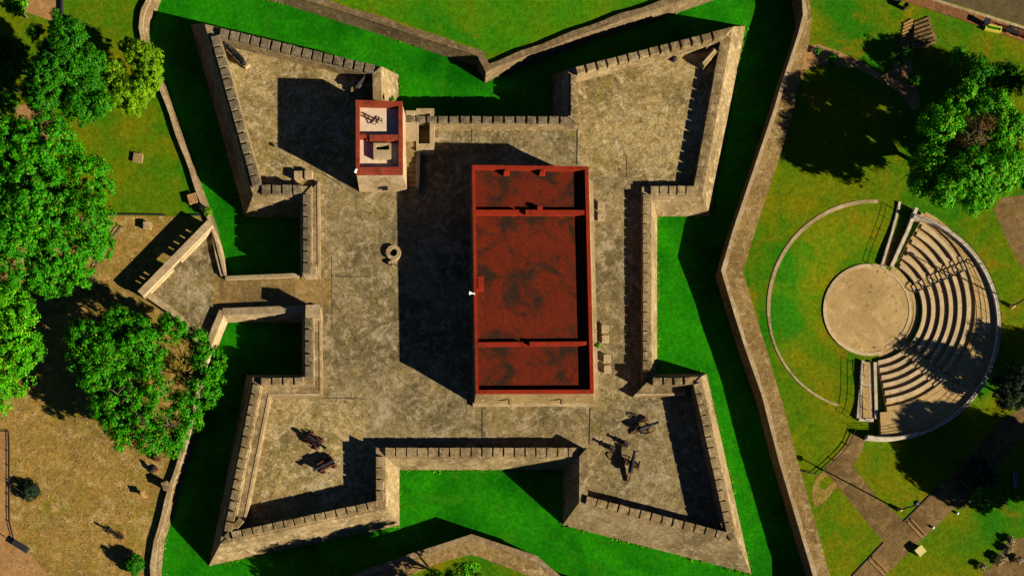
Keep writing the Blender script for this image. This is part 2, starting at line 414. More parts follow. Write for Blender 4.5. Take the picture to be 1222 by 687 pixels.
# ------------------------------------------------------------------ fort perimeter (clockwise from above; left normal points out)
ZREF = 1.3
PER = [(248,32),(455,82),(456,139.5),(680.5,140),(680.5,84),(872.5,35),(837,230),(777,230),(777,452),(834,451.5),(878,648.5),(690.5,600),
       (691,545),(459,545),(459,606),(266,647),(304.5,452),(364.5,451.5),(364,364),(362,328),(361.8,232.5),(304.5,232.5)]
T = [P2(x, y, ZREF) for x, y in PER]
#        0NW-N 1NWE 2Ncur 3NEW 4NEN 5NEE 6NES 7Ecur 8SEN 9SEE 10SES 11SEW 12Scur 13SWE 14SWS 15SWW 16SWN 17W 18g 19W 20NWS 21NWW
BAT =   [1.9,  1.75, 1.4,  1.75, 2.0, 2.3, 1.15,1.5,  1.6, 2.2, 2.5,  1.5,  .9,    1.5,  1.9,  2.2,  1.5, 1.1,1.1,1.1,1.0, 2.3]
ZT =    [1.8,  1.7,  1.6,  1.7,  1.8, 1.0, 1.0, 1.0,  2.0, 2.0, 2.0,  1.7,  1.35,  2.0,  2.0,  2.0,  2.0, 1.75,1.75,1.75,1.6, 1.9]
THK =   [1.05, 1.0,  .75,  .75,  .9,  1.0, 1.0, .95,  .85, 1.0, 1.0,  1.0,  1.15,  1.0,  1.0,  1.0,  .9, 1.0,1.0,1.0,1.1, 1.1]
PITCH = [1.22, 0,    1.33, 1.3,  1.27,1.25,1.15,1.16, 1.4, 1.3, 1.3,  0,    1.3,   1.4,  1.28, 1.25, 1.35,1.35,0,1.3,1.25,1.32]
BASE = offset_loop(T, BAT); INN = offset_loop(T, [-t for t in THK]); MIDL = offset_loop(T, [-t*.5 for t in THK])
NV = len(T)
bm = BM(); sheet(bm, [(p.x, p.y) for p in reversed(MIDL)], 0.0); struct('courtyard', bm, TERR)
def terrace(px):
    bm = BM(); sheet(bm, [P2(x, y, .004) for x, y in px][::-1], .004); struct('bastion_terrace', bm, TERR2)
terrace([(258,42),(448,88),(450,128),(516,150),(690,150),(690,92),(862,46),(830,223),(768,224),(757,212),(690,210),(688,156),(520,156),(484,160),(420,200),(384,222),(312,222)])
terrace([(316,462),(382,462),(382,476),(434,477),(436,519),(452,539),(452,600),(280,636)])

# merlon shapes: four worn variants of one rough block, copied along the walls
MERLME = []
for k in range(4):
    bm = BM(); bmesh.ops.create_cube(bm, size=1.0)
    bmesh.ops.subdivide_edges(bm, edges=bm.edges[:], cuts=2, use_grid_fill=True)
    for v in bm.verts:
        s = Vector((k*7.3, 2.1, .4))
        v.co += Vector((mnoise.noise(v.co*2.3+s), mnoise.noise(v.co*2.1-s), mnoise.noise(v.co*1.9+s*2)))*.045
        if v.co.z > .4 and (abs(v.co.x) > .45 or abs(v.co.y) > .45): v.co *= .96
    me = bpy.data.meshes.new('merlon'); bm.to_mesh(me); bm.free(); MERLME.append(me)
MERLMATS = {}
def merlon(parent, loc, ang, size, mat):
    me = MERLMATS.get((id(mat), k := random.randrange(4)))
    if me is None:
        me = MERLME[k].copy(); me.materials.append(mat); MERLMATS[(id(mat), k)] = me
    o = bpy.data.objects.new('merlon', me); COL.objects.link(o); o.parent = parent
    o.location = Vector(loc) - ORG[parent]
    o.rotation_euler = (0, 0, ang + random.uniform(-.03, .03)); o.scale = size
    return o
def rampart(name, label, cat, segs, mmat, group=None, solid=(), bank=(), thick_blocks=()):
    v0 = segs[0]; vs = [segs[0]] + [(s+1) % NV for s in segs]
    c = sum((T[i] for i in vs), Vector((0, 0)))/len(vs)
    t = thing(name, label, cat, (c.x, c.y, ZM), group)
    par = None
    for s in segs:
        a, b = s, (s+1) % NV
        zt = ZT[s]; mh = .40 if s in (5, 6, 7, 9, 10, 12, 13, 14) else .5; sill = zt - (mh if PITCH[s] else 0)
        def sect(i, z0, z1, close):
            Bv, Tv, Iv = BASE[i], T[i], INN[i]
            f = lambda z: Tv + (Bv-Tv)*((zt-z)/(zt-ZM))*1.0
            return f, Iv
        fa, ia = sect(a, 0, 0, 0); fb, ib = sect(b, 0, 0, 0)
        # battered scarp below the terrace
        bm = BM()
        n = max(2, int((T[b]-T[a]).length/1.5)); secs = []; secs2 = []
        for j in range(n+1):
            u = j/n; o0 = fa(ZM).lerp(fb(ZM), u); o1 = fa(-.02).lerp(fb(-.02), u); o2 = fa(sill).lerp(fb(sill), u); i0 = ia.lerp(ib, u)
            d = (T[b]-T[a]).normalized(); nn = Vector((-d.y, d.x)); jt = 0 if j in (0, n) else 1
            w1 = nn*(.08*mnoise.noise(Vector((o1.x*.5, o1.y*.5, 1)))*jt)
            secs.append([(o0.x, o0.y, ZM-.05), (*(o0.lerp(o1, .5)+w1), (ZM-.02)*.5), (o1.x, o1.y, -.02), (i0.x, i0.y, -.02), (i0.x, i0.y, -1.2)])
            secs2.append([(o1.x, o1.y, -.02), (*(o2+w1*.5), sill), (i0.x, i0.y, sill), (i0.x, i0.y, -.02)])
        loft(bm, secs); sc = mesh_obj('scarp_wall', bm, SCARP, t)
        bm = BM(); loft(bm, secs2); par = mesh_obj('parapet', bm, SCARP, t)
        if PITCH[s]:
            A, B = T[a], T[b]; d = (B-A); L = d.length; d.normalize(); nn = Vector((-d.y, d.x))
            la, lb = (INN[a]-A).dot(d), (INN[b]-B).dot(d)
            s0, s1 = max(0, la)*.85, L + min(0, lb)*.85
            cnt = max(1, round((s1-s0)/PITCH[s])); pitch = (s1-s0)/cnt
            ang = math.atan2(d.y, d.x)
            for k in range(cnt):
                m = A + d*(s0 + (k+.5)*pitch) - nn*(THK[s]*.5)
                gap = .13 if mh < .5 else .22
                merlon(par, (m.x, m.y, sill+mh*.5-.01), ang, (pitch-gap*random.uniform(.75, 1.5), (THK[s]-.06)*random.uniform(.94, 1.0), (mh+.02)*random.uniform(.84, 1.10)), mmat)
        if s in bank:   # raised firing step behind the parapet
            d = (T[b]-T[a]).normalized(); nn = Vector((-d.y, d.x)); w_, h_ = bank[s]
            j0 = INN[a] - nn*0; j1 = INN[b]
            i2 = offset_loop(T, [-(x+w_) for x in THK]); k0, k1 = i2[a], i2[b]
            bm = BM(); secs = [[(j0.x, j0.y, .001), (j0.x, j0.y, h_), (k0.x, k0.y, h_), (k0.x, k0.y, .001)],
                               [(j1.x, j1.y, .001), (j1.x, j1.y, h_), (k1.x, k1.y, h_), (k1.x, k1.y, .001)]]
            loft(bm, secs); mesh_obj('firing_step', bm, SCARP, t)
            i3 = offset_loop(T, [-(x+w_-.28) for x in THK]); e0, e1 = i3[a], i3[b]
            bm = BM(); loft(bm, [[(e0.x, e0.y, h_), (e0.x, e0.y, h_+.06), (k0.x, k0.y, h_+.06), (k0.x, k0.y, h_)],
                                 [(e1.x, e1.y, h_), (e1.x, e1.y, h_+.06), (k1.x, k1.y, h_+.06), (k1.x, k1.y, h_)]])
            mesh_obj('step_edge', bm, PALE, t)
    return t
GB, GC = None, None
rampart('bastion', 'arrow shaped bastion carrying the red roofed tower', 'bastion', [20, 21, 0, 1], MERL, GB)
rampart('curtain_wall', 'rear curtain wall behind the keep, joining the tower bastion and an empty bastion', 'wall', [2], MERL, GC)
rampart('bastion', 'empty arrow shaped bastion in the rear corner near the shaded tree', 'bastion', [3, 4, 5, 6], SCARP, GB)
rampart('curtain_wall', 'long sunlit curtain wall facing the amphitheatre', 'wall', [7], SCARP, GC)
rampart('bastion', 'bastion with two wheeled field cannons, its point nearest the path crossing', 'bastion', [8, 9, 10, 11], SCARP, GB, bank={8: (1.0, .75)})
rampart('curtain_wall', 'front curtain wall above the sunlit grass, opposite the blunt moat wall point', 'wall', [12], SCARP, GC)
rampart('bastion', 'bastion with two cannons on timber carriages beside the shaded moat', 'bastion', [13, 14, 15, 16], SCARP, GB, bank={15: (1.05, .9), 16: (1.05, .9)})
rampart('curtain_wall', 'short curtain wall below the causeway gateway', 'wall', [17], MERL, GC, bank={17: (.85, .6)})
rampart('curtain_wall', 'short curtain wall above the causeway, on the tower side', 'wall', [19], MERL, GC, bank={19: (.85, .6)})

# gate piers
def pier(name, px, z1, label, mat=TOWERST):
    pts = [P2(x, y, z1) for x, y in px]; c = sum(pts, Vector((0, 0)))/4
    t = thing(name, label, 'gate pier', (c.x, c.y, 0))
    bm = BM(); prism(bm, pts, -.5, z1-.12); mesh_obj('shaft', bm, mat, t)
    bm = BM(); q = [c + (p-c)*1.08 for p in pts]; prism(bm, q, z1-.12, z1); mesh_obj('cap', bm, PALE, t)
pier('gate_pier', [(365.5,364),(381,364),(382,377),(365,377)], 2.3, 'stone gate pier below the causeway mouth, casting a long shadow')
pier('gate_pier', [(361,317),(377,316),(377,328),(362,328)], 1.5, 'low stone gate pier above the causeway mouth')

# ------------------------------------------------------------------ causeway and barbican
def polywall(bm, pts, thick, z0, z1, batter=0.0):
    """wall along an open polyline of world points, thickness to the left"""
    o = offset_loop(pts, [thick]*len(pts), False)
    f = offset_loop(pts, [-batter]*len(pts), False) if batter else pts
    loft(bm, [[(c.x, c.y, z0), (a.x, a.y, z1), (b.x, b.y, z1), (b.x, b.y, z0)] for a, b, c in zip(pts, o, f)])
t = thing('causeway', 'gravel topped causeway crossing the shaded moat to the gateway', 'bridge', P(315, 346, -1))
ZB = ZG + .03
def deckz(x): return ZB + (0.004 - ZB)*min(1, max(0, (x-262)/90))
bm = BM(); secs = []
for x in (255, 262, 285, 310, 335, 352, 372):
    z = deckz(x); p, q = P2(x, 328.0, z), P2(x, 371.5, z); secs.append([(*p, ZM), (*p, z), (*q, z), (*q, ZM)])
for x in (374, 396):
    p, q = P2(x, 331.5, 0), P2(x, 364, 0); secs.append([(*p, ZM), (*p, .004), (*q, .004), (*q, ZM)])
loft(bm, secs); mesh_obj('deck', bm, ROADST, t)
def slopewall(pts, thick, h, base_batter=0.0):
    w_ = densify([P2(x, y, .3) for x, y in pts], 1.5); o = offset_loop(w_, [thick]*len(w_), False); f = offset_loop(w_, [-base_batter]*len(w_), False)
    x0 = [pts[0][0] + (pts[-1][0]-pts[0][0])*k/(len(w_)-1) for k in range(len(w_))]
    bm = BM(); loft(bm, [[(*c_, ZM-.05), (*a_, deckz(x)+h), (*b_, deckz(x)+h), (*b_, ZM)] for a_, b_, c_, x in zip(w_, o, f, x0)]); return bm
mesh_obj('parapet', slopewall([(267,326.5),(362,326.5)], -.40, .45), PALE, t)
mesh_obj('parapet', slopewall([(264,374),(365,374)], .85, .60, .15), PALE, t)
t = thing('barbican', 'pointed gravel yard with pale loopholed wall at the causeway head', 'platform', P(210, 330, ZG))
bp = [(163.7,347.5),(203.5,306),(231.6,278),(246,263.5),(254,282),(262,308),(267,328.5),(263,371),(250,408),(238,412),(211.7,380),(199,371)]
bm = BM(); prism(bm, [P2(x, y, ZB) for x, y in bp], ZG-.2, ZG+.024); mesh_obj('platform', bm, TERR, t)
pa, pb = P2(164.5,347.5,.7), P2(247.5,263,.7)
d = (pb-pa); L = d.length; d.normalize(); nn = Vector((d.y, -d.x))
def wallbit(bm, u0, u1, z0, z1, th0=0.0, th1=.60):
    a, b = pa + d*u0, pa + d*u1
    loft(bm, [[(*(q+nn*th0), z0), (*(q+nn*th0), z1), (*(q+nn*th1), z1), (*(q+nn*th1), z0)] for q in (a, b)])
bm = BM(); gapc = L*.47
holes = [.12, .18, .24, .60, .68, .765, .85]
dz = .05
wallbit(bm, 0, gapc-.65, ZG-.2, -.45); wallbit(bm, gapc+.65, L, ZG-.2, -.45)
cur = 0.0
for a_, b_ in sorted([(h*L-.15, h*L+.15) for h in holes] + [(gapc-.65, gapc+.65)]):
    wallbit(bm, cur, a_, -.45, .22, .0, .5); cur = b_
wallbit(bm, cur, L, -.45, .22, 0, .5)
wallbit(bm, 0, L, .22, .70, -.04, .85)
mesh_obj('parapet', bm, PALE, t)
bm = BM(); polywall(bm, [P2(x, y, -.3) for x, y in [(164.5,348.5),(180,358.5),(199,371.5),(212,381),(238,413)]], .75, ZG-.2, -.30); mesh_obj('low_wall', bm, PALE, t)
bm = BM(); polywall(bm, [P2(x, y, -.3) for x, y in [(250,268),(256,285),(261,305),(267,328)]], .30, ZM, -.40); mesh_obj('low_wall', bm, PALE, t)
bm = BM(); polywall(bm, [P2(x, y, -.3) for x, y in [(268.5,372),(260,392),(252,413),(245,440)]], -.75, ZM, -.38); mesh_obj('low_wall', bm, PALE, t)

# thin joints between terrace sections
def strip(px, wpx, z, name='drain_channel', mat=None):
    bm = BM()
    pts = [P2(x, y, z) for x, y in px]; k = wpx*.05
    a = offset_loop(pts, [k]*len(pts), False); b = offset_loop(pts, [-k]*len(pts), False)
    for i in range(len(pts)-1):
        bm.faces.new([bm.verts.new((q.x, q.y, z)) for q in (a[i], b[i], b[i+1], a[i+1])])
    return struct(name, bm, mat or CHAN)
for px, wd in (([(563,154),(563,169)], 1.3), ([(688.7,154),(688.4,196)], 1.5), ([(575.4,487),(575.3,521)], 1.5), ([(704,486),(703,530)], 1.6),
               ([(386,475),(410,474.5),(434,475.5)], .9), ([(395.8,306),(396,391)], .8), ([(395,329.5),(440,330)], .8), ([(748,185),(747,214)], .7), ([(383,205.5),(408,222),(408,225)], .8)):
    strip(px, wd, .004)
# worn embrasure blocks closing two bastion points
for nm, x0, y0, x1, y1 in (('SW', 288, 619, 270, 642), ('SE', 862, 622, 875, 643)):
    par = min((o for o in COL.objects if o.get('category') == 'bastion'), key=lambda o: (ORG[o].xy - P2((x0+x1)/2, (y0+y1)/2, 1.5)).length)
    p, q = P2(x0, y0, 1.8), P2(x1, y1, 1.8); m = (p+q)/2; dd = q-p
    bm = BM(); box(bm, (m.x, m.y, 1.45), (dd.length, .75, .72), math.atan2(dd.y, dd.x), .05); mesh_obj('embrasure_block', bm, FIELD, par)
# ------------------------------------------------------------------ the keep
def rect(px, z): return [P2(x, y, z) for x, y in px]
def inset(pts, d):   # pts clockwise in the picture (left normal = out)
    return offset_loop(pts, [-d]*len(pts) if not isinstance(d, (list, tuple)) else [-x for x in d])
ZR = 4.3
kr = rect([(563.2,196.8),(702.3,198.6),(708.8,468.2),(567.5,468.6)], ZR)
base = offset_loop(kr, [.15, .75, .35, .15])
keep = thing('keep', 'great rectangular stone keep with a stained red flat roof in the middle of the fort', 'building', (sum(p.x for p in kr)/4, sum(p.y for p in kr)/4, 0))
bm = BM(); ro = offset_loop(kr, [-.03]*4)
loft(bm, [[(*base[i], -.05), (*ro[i], ZR-.55)] for i in range(4)], closed=True) if False else None
lo = [bm.verts.new((*p, -.05)) for p in base]; hi = [bm.verts.new((*p, ZR-.62)) for p in ro]
for i in range(4): bm.faces.new((lo[i], lo[(i+1) % 4], hi[(i+1) % 4], hi[i]))
bm.faces.new(hi)
wall = mesh_obj('wall', bm, KEEPST, keep)
bm = BM(); pl0 = offset_loop(kr, [.3, 1.05, .6, .3]); pl1 = offset_loop(kr, [.2, .80, .42, .2])
lo = [bm.verts.new((*p, -.05)) for p in pl0]; hi = [bm.verts.new((*p, .35)) for p in pl0]
for i in range(4): bm.faces.new((lo[i], lo[(i+1) % 4], hi[(i+1) % 4], hi[i]))
bm.faces.new(hi); mesh_obj('plinth', bm, PALE, keep)
def ring(bm, out, inn, z0, z1):
    loft(bm, [[(*o, z0), (*o, z1), (*i, z1), (*i, z0)] for o, i in zip(out, inn)], closed=True)
ri = inset(kr, [.36, .42, .34, .38])
bm = BM(); ring(bm, kr, ri, ZR-.62, ZR); mesh_obj('parapet', bm, PARRED, keep)
bm = BM(); sheet(bm, [tuple(p) for p in reversed(inset(kr, .3))], ZR-.60); mesh_obj('roof', bm, ROOFRED, keep)
def crosswall(y, x0, x1, dy, th, h):
    bm = BM(); a, b = P2(x0, y, ZR), P2(x1, y+dy, ZR)
    d = (b-a).normalized(); nn = Vector((-d.y, d.x))
    segs_ = [(0.0, .40, h), (.40, .455, h*.45), (.455, .50, h+.04), (.50, 1.0, h)]
    for u0, u1, hh in segs_:
        p, q = a.lerp(b, u0+.001), a.lerp(b, u1-.001)
        prism(bm, [p-nn*th/2, q-nn*th/2, q+nn*th/2, p+nn*th/2], ZR-.61, ZR-.62+hh)
    mesh_obj('cross_wall', bm, PARRED, keep)
crosswall(252.5, 567, 699, 0.5, .50, .55)
crosswall(410.0, 570, 706, -1.0, .42, .50)
for x, y, s in ((604,205,.5),(647,205,.5),(644,247.5,.55)):
    bm = BM(); c = P2(x, y, ZR); box(bm, (c.x, c.y, ZR-.28), (.75, .50, .66), 0, .05, .75); mesh_obj('parapet_block', bm, PARRED, keep)
c = P(572.5, 338, ZR); bm = BM(); box(bm, (c.x, c.y, ZR-.28), (.85, 1.55, .62), 0, .03)
hatch = mesh_obj('roof_hatch', bm, PARRED, keep)
bm = BM(); box(bm, (c.x+.06, c.y, ZR+.05), (.5, 1.1, .05), 0, .01); mesh_obj('hatch_lid', bm, PARRED, hatch)
for x, y in ((609,478),(671,477)):     # water spouts in the front wall
    bm = BM(); c = P(x, y, 2.0); box(bm, (c.x, c.y, 2.0), (.5, .9, .22), 0, .03); box(bm, (c.x, c.y-.30, 2.14), (.26, .5, .1)); mesh_obj('water_spout', bm, KEEPST, keep)
for x in (704.5,705.5,707):
    pass
bm = BM(); c = P(565, 351, ZR); tube(bm, [(c.x+.15, c.y, ZR-.4), (c.x+.1, c.y, ZR+.25), (c.x-.25, c.y, ZR+.32)], .06)
tube(bm, [(c.x-.2, c.y, ZR+.34), (c.x-.45, c.y+.05, ZR+.30)], [.10, .20], 12)
solo('floodlight', bm, LAMPW, (c.x, c.y, ZR), 'white floodlight on the near long edge of the keep roof', 'floodlight')

# ------------------------------------------------------------------ the tower
ZT_ = 4.7
tr = rect([(424.5,119.4),(480.2,121.0),(480.6,205.6),(424.6,205.8)], ZT_)
tw = thing('watchtower', 'pale stone watchtower with a red parapet and two open roof bays', 'tower', (sum(p.x for p in tr)/4, sum(p.y for p in tr)/4, 0))
bm = BM(); b0 = offset_loop(tr, [.05, .25, .1, .1]); t0 = offset_loop(tr, [-.03]*4)
lo = [bm.verts.new((*p, -.05)) for p in b0]; hi = [bm.verts.new((*p, ZT_-.7)) for p in t0]
for i in range(4): bm.faces.new((lo[i], lo[(i+1) % 4], hi[(i+1) % 4], hi[i]))
bm.faces.new(hi); mesh_obj('wall', bm, TOWERST, tw)
ti = inset(tr, [.50, .45, .60, .42])
bm = BM(); ring(bm, tr, ti, ZT_-.72, ZT_); mesh_obj('parapet', bm, TOWRED, tw)
bm = BM(); sheet(bm, [tuple(p) for p in reversed(inset(tr, .3))], ZT_-.68); mesh_obj('roof_floor', bm, TOWFLOOR, tw)
bm = BM()
for x0, x1, y0, y1, h in ((427,437,160,163.5,.66),(437,448,163,166,.5),(441,477,160.5,167,.66)):
    prism(bm, [P2(x0,y0,ZT_), P2(x1,y0,ZT_), P2(x1,y1,ZT_), P2(x0,y1,ZT_)][::-1], ZT_-.69, ZT_-.70+h)
mesh_obj('cross_wall', bm, TOWRED, tw)
# stair hatch: open box with a dark well
hx = [P2(x, y, ZT_) for x, y in [(445.5,170),(466.5,170),(466.5,188),(445.5,188)]]
hi_ = inset(hx, [.22, .22, .95, .30])
bm = BM(); ring(bm, hx, hi_, ZT_-.69, ZT_-.12); sh = mesh_obj('stair_hatch', bm, PALE, tw)
bm = BM(); sheet(bm, [tuple(p) for p in reversed(inset(hx, .1))], ZT_-.65); mesh_obj('stair_well', bm, BLACK, sh)
# bent rusty flag frame lying across the rear roof bay
bm = BM(); q = lambda x, y, z: P(x, y, ZT_-.66+z) + Vector((0, 0, 0))
for a, b in (((430,137,.1),(452,147,.35)),((431,134,.1),(455,144.5,.3)),((436,135,.1),(446,149,.3)),((452,139,.1),(448,149,.3)),((455,141,.1),(456,147,.3))):
    tube(bm, [q(*a), q(*b)], .055, 6)
solo('rusty_frame', bm, RUST, P(443, 142, ZT_-.66), 'bent rusty metal frame lying on the pale tower roof', 'frame')
bm = BM(); c = P(426, 203, ZT_); tube(bm, [(c.x, c.y, ZT_-.1), (c.x, c.y, ZT_+.3)], .05); tube(bm, [(c.x-.1, c.y-.1, ZT_+.38), (c.x-.2, c.y-.45, ZT_+.28)], [.10, .18], 12)
solo('floodlight', bm, LAMPW, (c.x, c.y, ZT_), 'white floodlight on the corner of the watchtower parapet', 'floodlight')
bm = BM(); c = P(459, 223, 1.3); box(bm, (c.x, c.y, 1.1), (.7, .5, .5), 0, .03); mesh_obj('window_opening', bm, BLACK, tw)

# guardroom stair beside the tower
gs = thing('stair_enclosure', 'stone stair enclosure with an open pit beside the watchtower', 'stairs', P(500, 165, 0))
zz = 1.5
bm = BM(); prism(bm, [P2(x, y, zz) for x, y in [(484,132),(496.5,132),(496.5,168),(484,168)]][::-1], -1.6, zz); blk = mesh_obj('landing', bm, PALE, gs)
bm = BM(); c = P(488, 142, zz); box(bm, (c.x, c.y, zz+.01), (.55, .8, .05)); mesh_obj('drain_hole', bm, BLACK, blk)
pitw = [P2(x, y, zz) for x, y in [(496.7,129.5),(518,129.5),(518,179),(496.7,179)]]
bm = BM(); ring(bm, pitw, inset(pitw, [.55, .5, .75, .25]), -1.6, zz); mesh_obj('pit_wall', bm, PALE, gs)
bm = BM(); sheet(bm, [tuple(p) for p in reversed(inset(pitw, .15))], .25); mesh_obj('pit_floor', bm, KEEPST, gs)
bm = BM(); prism(bm, [P2(x, y, 1.0) for x, y in [(496.5,179.3),(501.5,179.3),(500,224),(495.5,224)]][::-1], -.01, 1.0); mesh_obj('side_wall', bm, PALE, gs)
bm = BM()
for k in range(9):
    y0 = 169 + k*6.0; zt = 1.35 - k*.15
    prism(bm, [P2(x, y, zt) for x, y in [(484.5,y0),(496,y0),(496,y0+5.9),(484.5,y0+5.9)]][::-1], -.02, zt)
mesh_obj('stair_flight', bm, KEEPST, gs)

# ------------------------------------------------------------------ stone seats, well, corner blocks
def cube_bm(c, s, z, h): 
    bm = BM(); box(bm, (c.x, c.y, z+h/2), (s, s*1.02, h), random.uniform(-.05, .05), .05, .96); return bm
def block(px, py, label, s=.85, h=.55, name='stone_block', cat='stone block', mat=PALE, group=None):
    t = thing(name, label, cat, P(px, py, 0), group)
    c = P(px, py, h); bm = BM(); box(bm, (c.x, c.y, h*.5-.06), (s*.92, s*.92, h-.12), 0, .03); mesh_obj('base', bm, mat, t)
    bm = BM(); box(bm, (c.x, c.y, h-.06), (s, s, .13), 0, .03); mesh_obj('top_slab', bm, mat, t)
for (x, y), lb in zip(((717.5,245),(717.5,258),(722,391.5),(722.5,404),(724.5,427),(725,440)),
    ('square stone block beside the keep, farthest toward the rear bastion', 'square stone block beside the keep, second from the rear end',
     'square stone block beside the keep, just behind the wall plant', 'square stone block beside the keep, right at the wall plant',
     'square stone block beside the keep, just in front of the wall plant', 'square stone block beside the keep, nearest the cannon bastion')):
    block(x, y, lb, group='stone blocks along the keep wall')
block(355.5, 208.5, 'stone block at the tower bastion flank, the one farther from the tower', .95, .7, group='stone blocks on the tower bastion')
block(368.0, 207.5, 'stone block at the tower bastion flank, the one nearer the tower', .95, .7, group='stone blocks on the tower bastion')
block(383.5, 234, 'small pale stone block by the upper gate curtain wall', .5, .35)
block(383.8, 279.5, 'small stone block by the gate curtain wall near the well', .45, .4)
t = thing('well', 'round stone well with a dark shaft in the courtyard', 'well', P(469, 301, 0))
c = P(469.5, 301, .36)
bm = BM(); n = 28
loft(bm, [[(c.x+r*math.cos(a), c.y+r*math.sin(a), z) for r, z in ((.94, -.02), (.88, .36), (.45, .36), (.45, .02))] for a in [2*math.pi*i/n for i in range(n)]], closed=True)
mesh_obj('curb', bm, PALE, t)
bm = BM(); lathe(bm, (c.x, c.y, .02), [(.47, 0), (.47, .02)], 24); mesh_obj('shaft', bm, BLACK, t)
bm = BM(); c2 = P(466, 313, .3); box(bm, (c2.x, c2.y, .2), (.6, .35, .4), .3, .05); solo('step_stone', bm, PALE, (c2.x, c2.y, 0), 'small step stone lying beside the round well', 'stone block')

# corner sentry ramps inside the bastion points
def ramp_block(px, py, ang, lx, ly, h, label):
    t = thing('gun_platform', label, 'gun platform', P(px, py, 0)); c = P(px, py, h)
    bm = BM(); box(bm, (c.x, c.y, h*.5), (lx, ly, h), ang, .04); mesh_obj('base', bm, KEEPST, t)
    bm = BM(); box(bm, (c.x, c.y, h+.05), (lx*.96, ly*.36, .1), ang, .02); mesh_obj('rail_bed', bm, PALE, t); return t
ramp_block(846, 68, math.radians(48), 2.3, .7, .95, 'slanted stone platform in the point of the empty rear bastion')
ramp_block(431.5, 99.5, math.radians(0), 2.6, 1.9, .55, 'stone gun platform on the tower bastion beside the watchtower')

# ------------------------------------------------------------------ cannons
def barrel_bm(L, r, c, az, el):
    d = Vector((math.cos(az)*math.cos(el), math.sin(az)*math.cos(el), math.sin(el)))
    prof = [(.02, -.20*L/2), (r*.42, -.17*L/2), (r*.42, -.10*L/2), (r*.30, -.07*L/2), (r*1.18, -.03*L), (r*1.22, 0), (r*1.05, .05*L), (r*1.12, .30*L), (r*.95, .33*L), (r*.90, .55*L), (r*.98, .57*L), (r*.82, .60*L), (r*.68, .93*L), (r*.95, .97*L), (r*.88, L), (r*.45, L), (r*.42, .9*L), (.01, .88*L)]
    bm = BM(); lathe(bm, c, prof, 16, d)
    s = Vector((-math.sin(az), math.cos(az), 0)); m = Vector(c) + d*L*.45
    tube(bm, [m - s*r*1.7, m + s*r*1.7], r*.35, 8); return bm
def wheel_bm(c, az, R, w, spokes):
    s = Vector((-math.sin(az), math.cos(az), 0)); f = Vector((math.cos(az), math.sin(az), 0)); up = Vector((0, 0, 1))
    bm = BM(); n = 22
    loft(bm, [[c + (f*math.cos(a)+up*math.sin(a))*r + s*o for r, o in ((R, -w/2), (R, w/2), (R*(.84 if spokes else .2), w/2), (R*(.84 if spokes else .2), -w/2))] for a in [2*math.pi*i/n for i in range(n)]], closed=True)
    lathe(bm, c - s*w, [(R*.2, 0), (R*.22, w*.6), (R*.22, w*1.4), (R*.15, w*2.0)], 12, s)
    for k in range(spokes):
        a = 2*math.pi*k/spokes; tube(bm, [c + (f*math.cos(a)+up*math.sin(a))*R*.15, c + (f*math.cos(a)+up*math.sin(a))*R*.88], .035, 6)
    return bm
def cannon_timber(px, py, deg, L, label, group=None):
    az = math.radians(deg); t = thing('cannon', label, 'cannon', P(px, py, 0), group); c = P(px, py, .5)
    f = Vector((math.cos(az), math.sin(az), 0)); s = Vector((-f.y, f.x, 0)); c0 = Vector((c.x, c.y, 0))
    mesh_obj('barrel', barrel_bm(L, L*.085, c0 - f*L*.36 + Vector((0, 0, .78)), az, .05), IRON, t, smooth=True)
    for sg in (-1, 1):
        bm = BM()
        for k, (u0, u1, h) in enumerate(((-.42, -.22, .42), (-.22, 0, .58), (0, .36, .78))):
            m = c0 + f*L*(u0+u1)/2 + s*sg*L*.16
            box(bm, (m.x, m.y, .18+h/2), (L*(u1-u0)-.01, .14, h), az, .015)
        mesh_obj('carriage_cheek', bm, RUST, t)
    for u in (-.3, .24):
        bm = BM(); m = c0 + f*L*u + Vector((0, 0, .24)); tube(bm, [m - s*L*.30, m + s*L*.30], .08, 8); mesh_obj('axle', bm, WOOD, t)
        for sg in (-1, 1): mesh_obj('wheel', wheel_bm(m + s*sg*L*.27, az, .25, .13, 0), RUST, t)
    bm = BM(); m = c0 - f*L*.05; box(bm, (m.x, m.y, .36), (L*.7, L*.26, .1), az); mesh_obj('bed', bm, WOOD, t)
    return t
def cannon_field(px, py, deg, L, R, label, group=None):
    az = math.radians(deg); t = thing('cannon', label, 'cannon', P(px, py, 0), group); c = P(px, py, .5)
    f = Vector((math.cos(az), math.sin(az), 0)); s = Vector((-f.y, f.x, 0)); c0 = Vector((c.x, c.y, 0))
    mesh_obj('barrel', barrel_bm(L, L*.10, c0 - f*L*.40 + Vector((0, 0, R+.22)), az, .04), IRON, t, smooth=True)
    bm = BM(); m = c0 + Vector((0, 0, R)); tube(bm, [m - s*L*.36, m + s*L*.36], .07, 8); mesh_obj('axle', bm, WOOD, t)
    for sg in (-1, 1):
        mesh_obj('wheel', wheel_bm(m + s*sg*L*.33, az, R, .09, 10), RUST, t)
        bm = BM(); a = m + s*sg*L*.09 + f*.3; b = c0 - f*L*.85 + s*sg*L*.05 + Vector((0, 0, .12)); tube(bm, [a + Vector((0, 0, .12)), b], [.11, .08], 6); mesh_obj('trail', bm, RUST, t)
    return t
gt = 'cannons on the shaded side bastion'; gf = 'field cannons on the bastion terrace'
cannon_timber(376, 526, -35, 2.6, 'dark cannon with red tinged timber carriage, the one farther from the parapet shadow', gt)
cannon_timber(389, 554, 208, 2.6, 'dark cannon on timber carriage lying against the edge of the parapet shadow', gt)
cannon_field(772, 509, 20, 2.3, .50, 'wheeled field cannon closest to the shaded wall of its bastion', gf)
cannon_field(754, 553, 78, 2.5, .54, 'wheeled field cannon with spread trail, nearest the front parapet', gf)
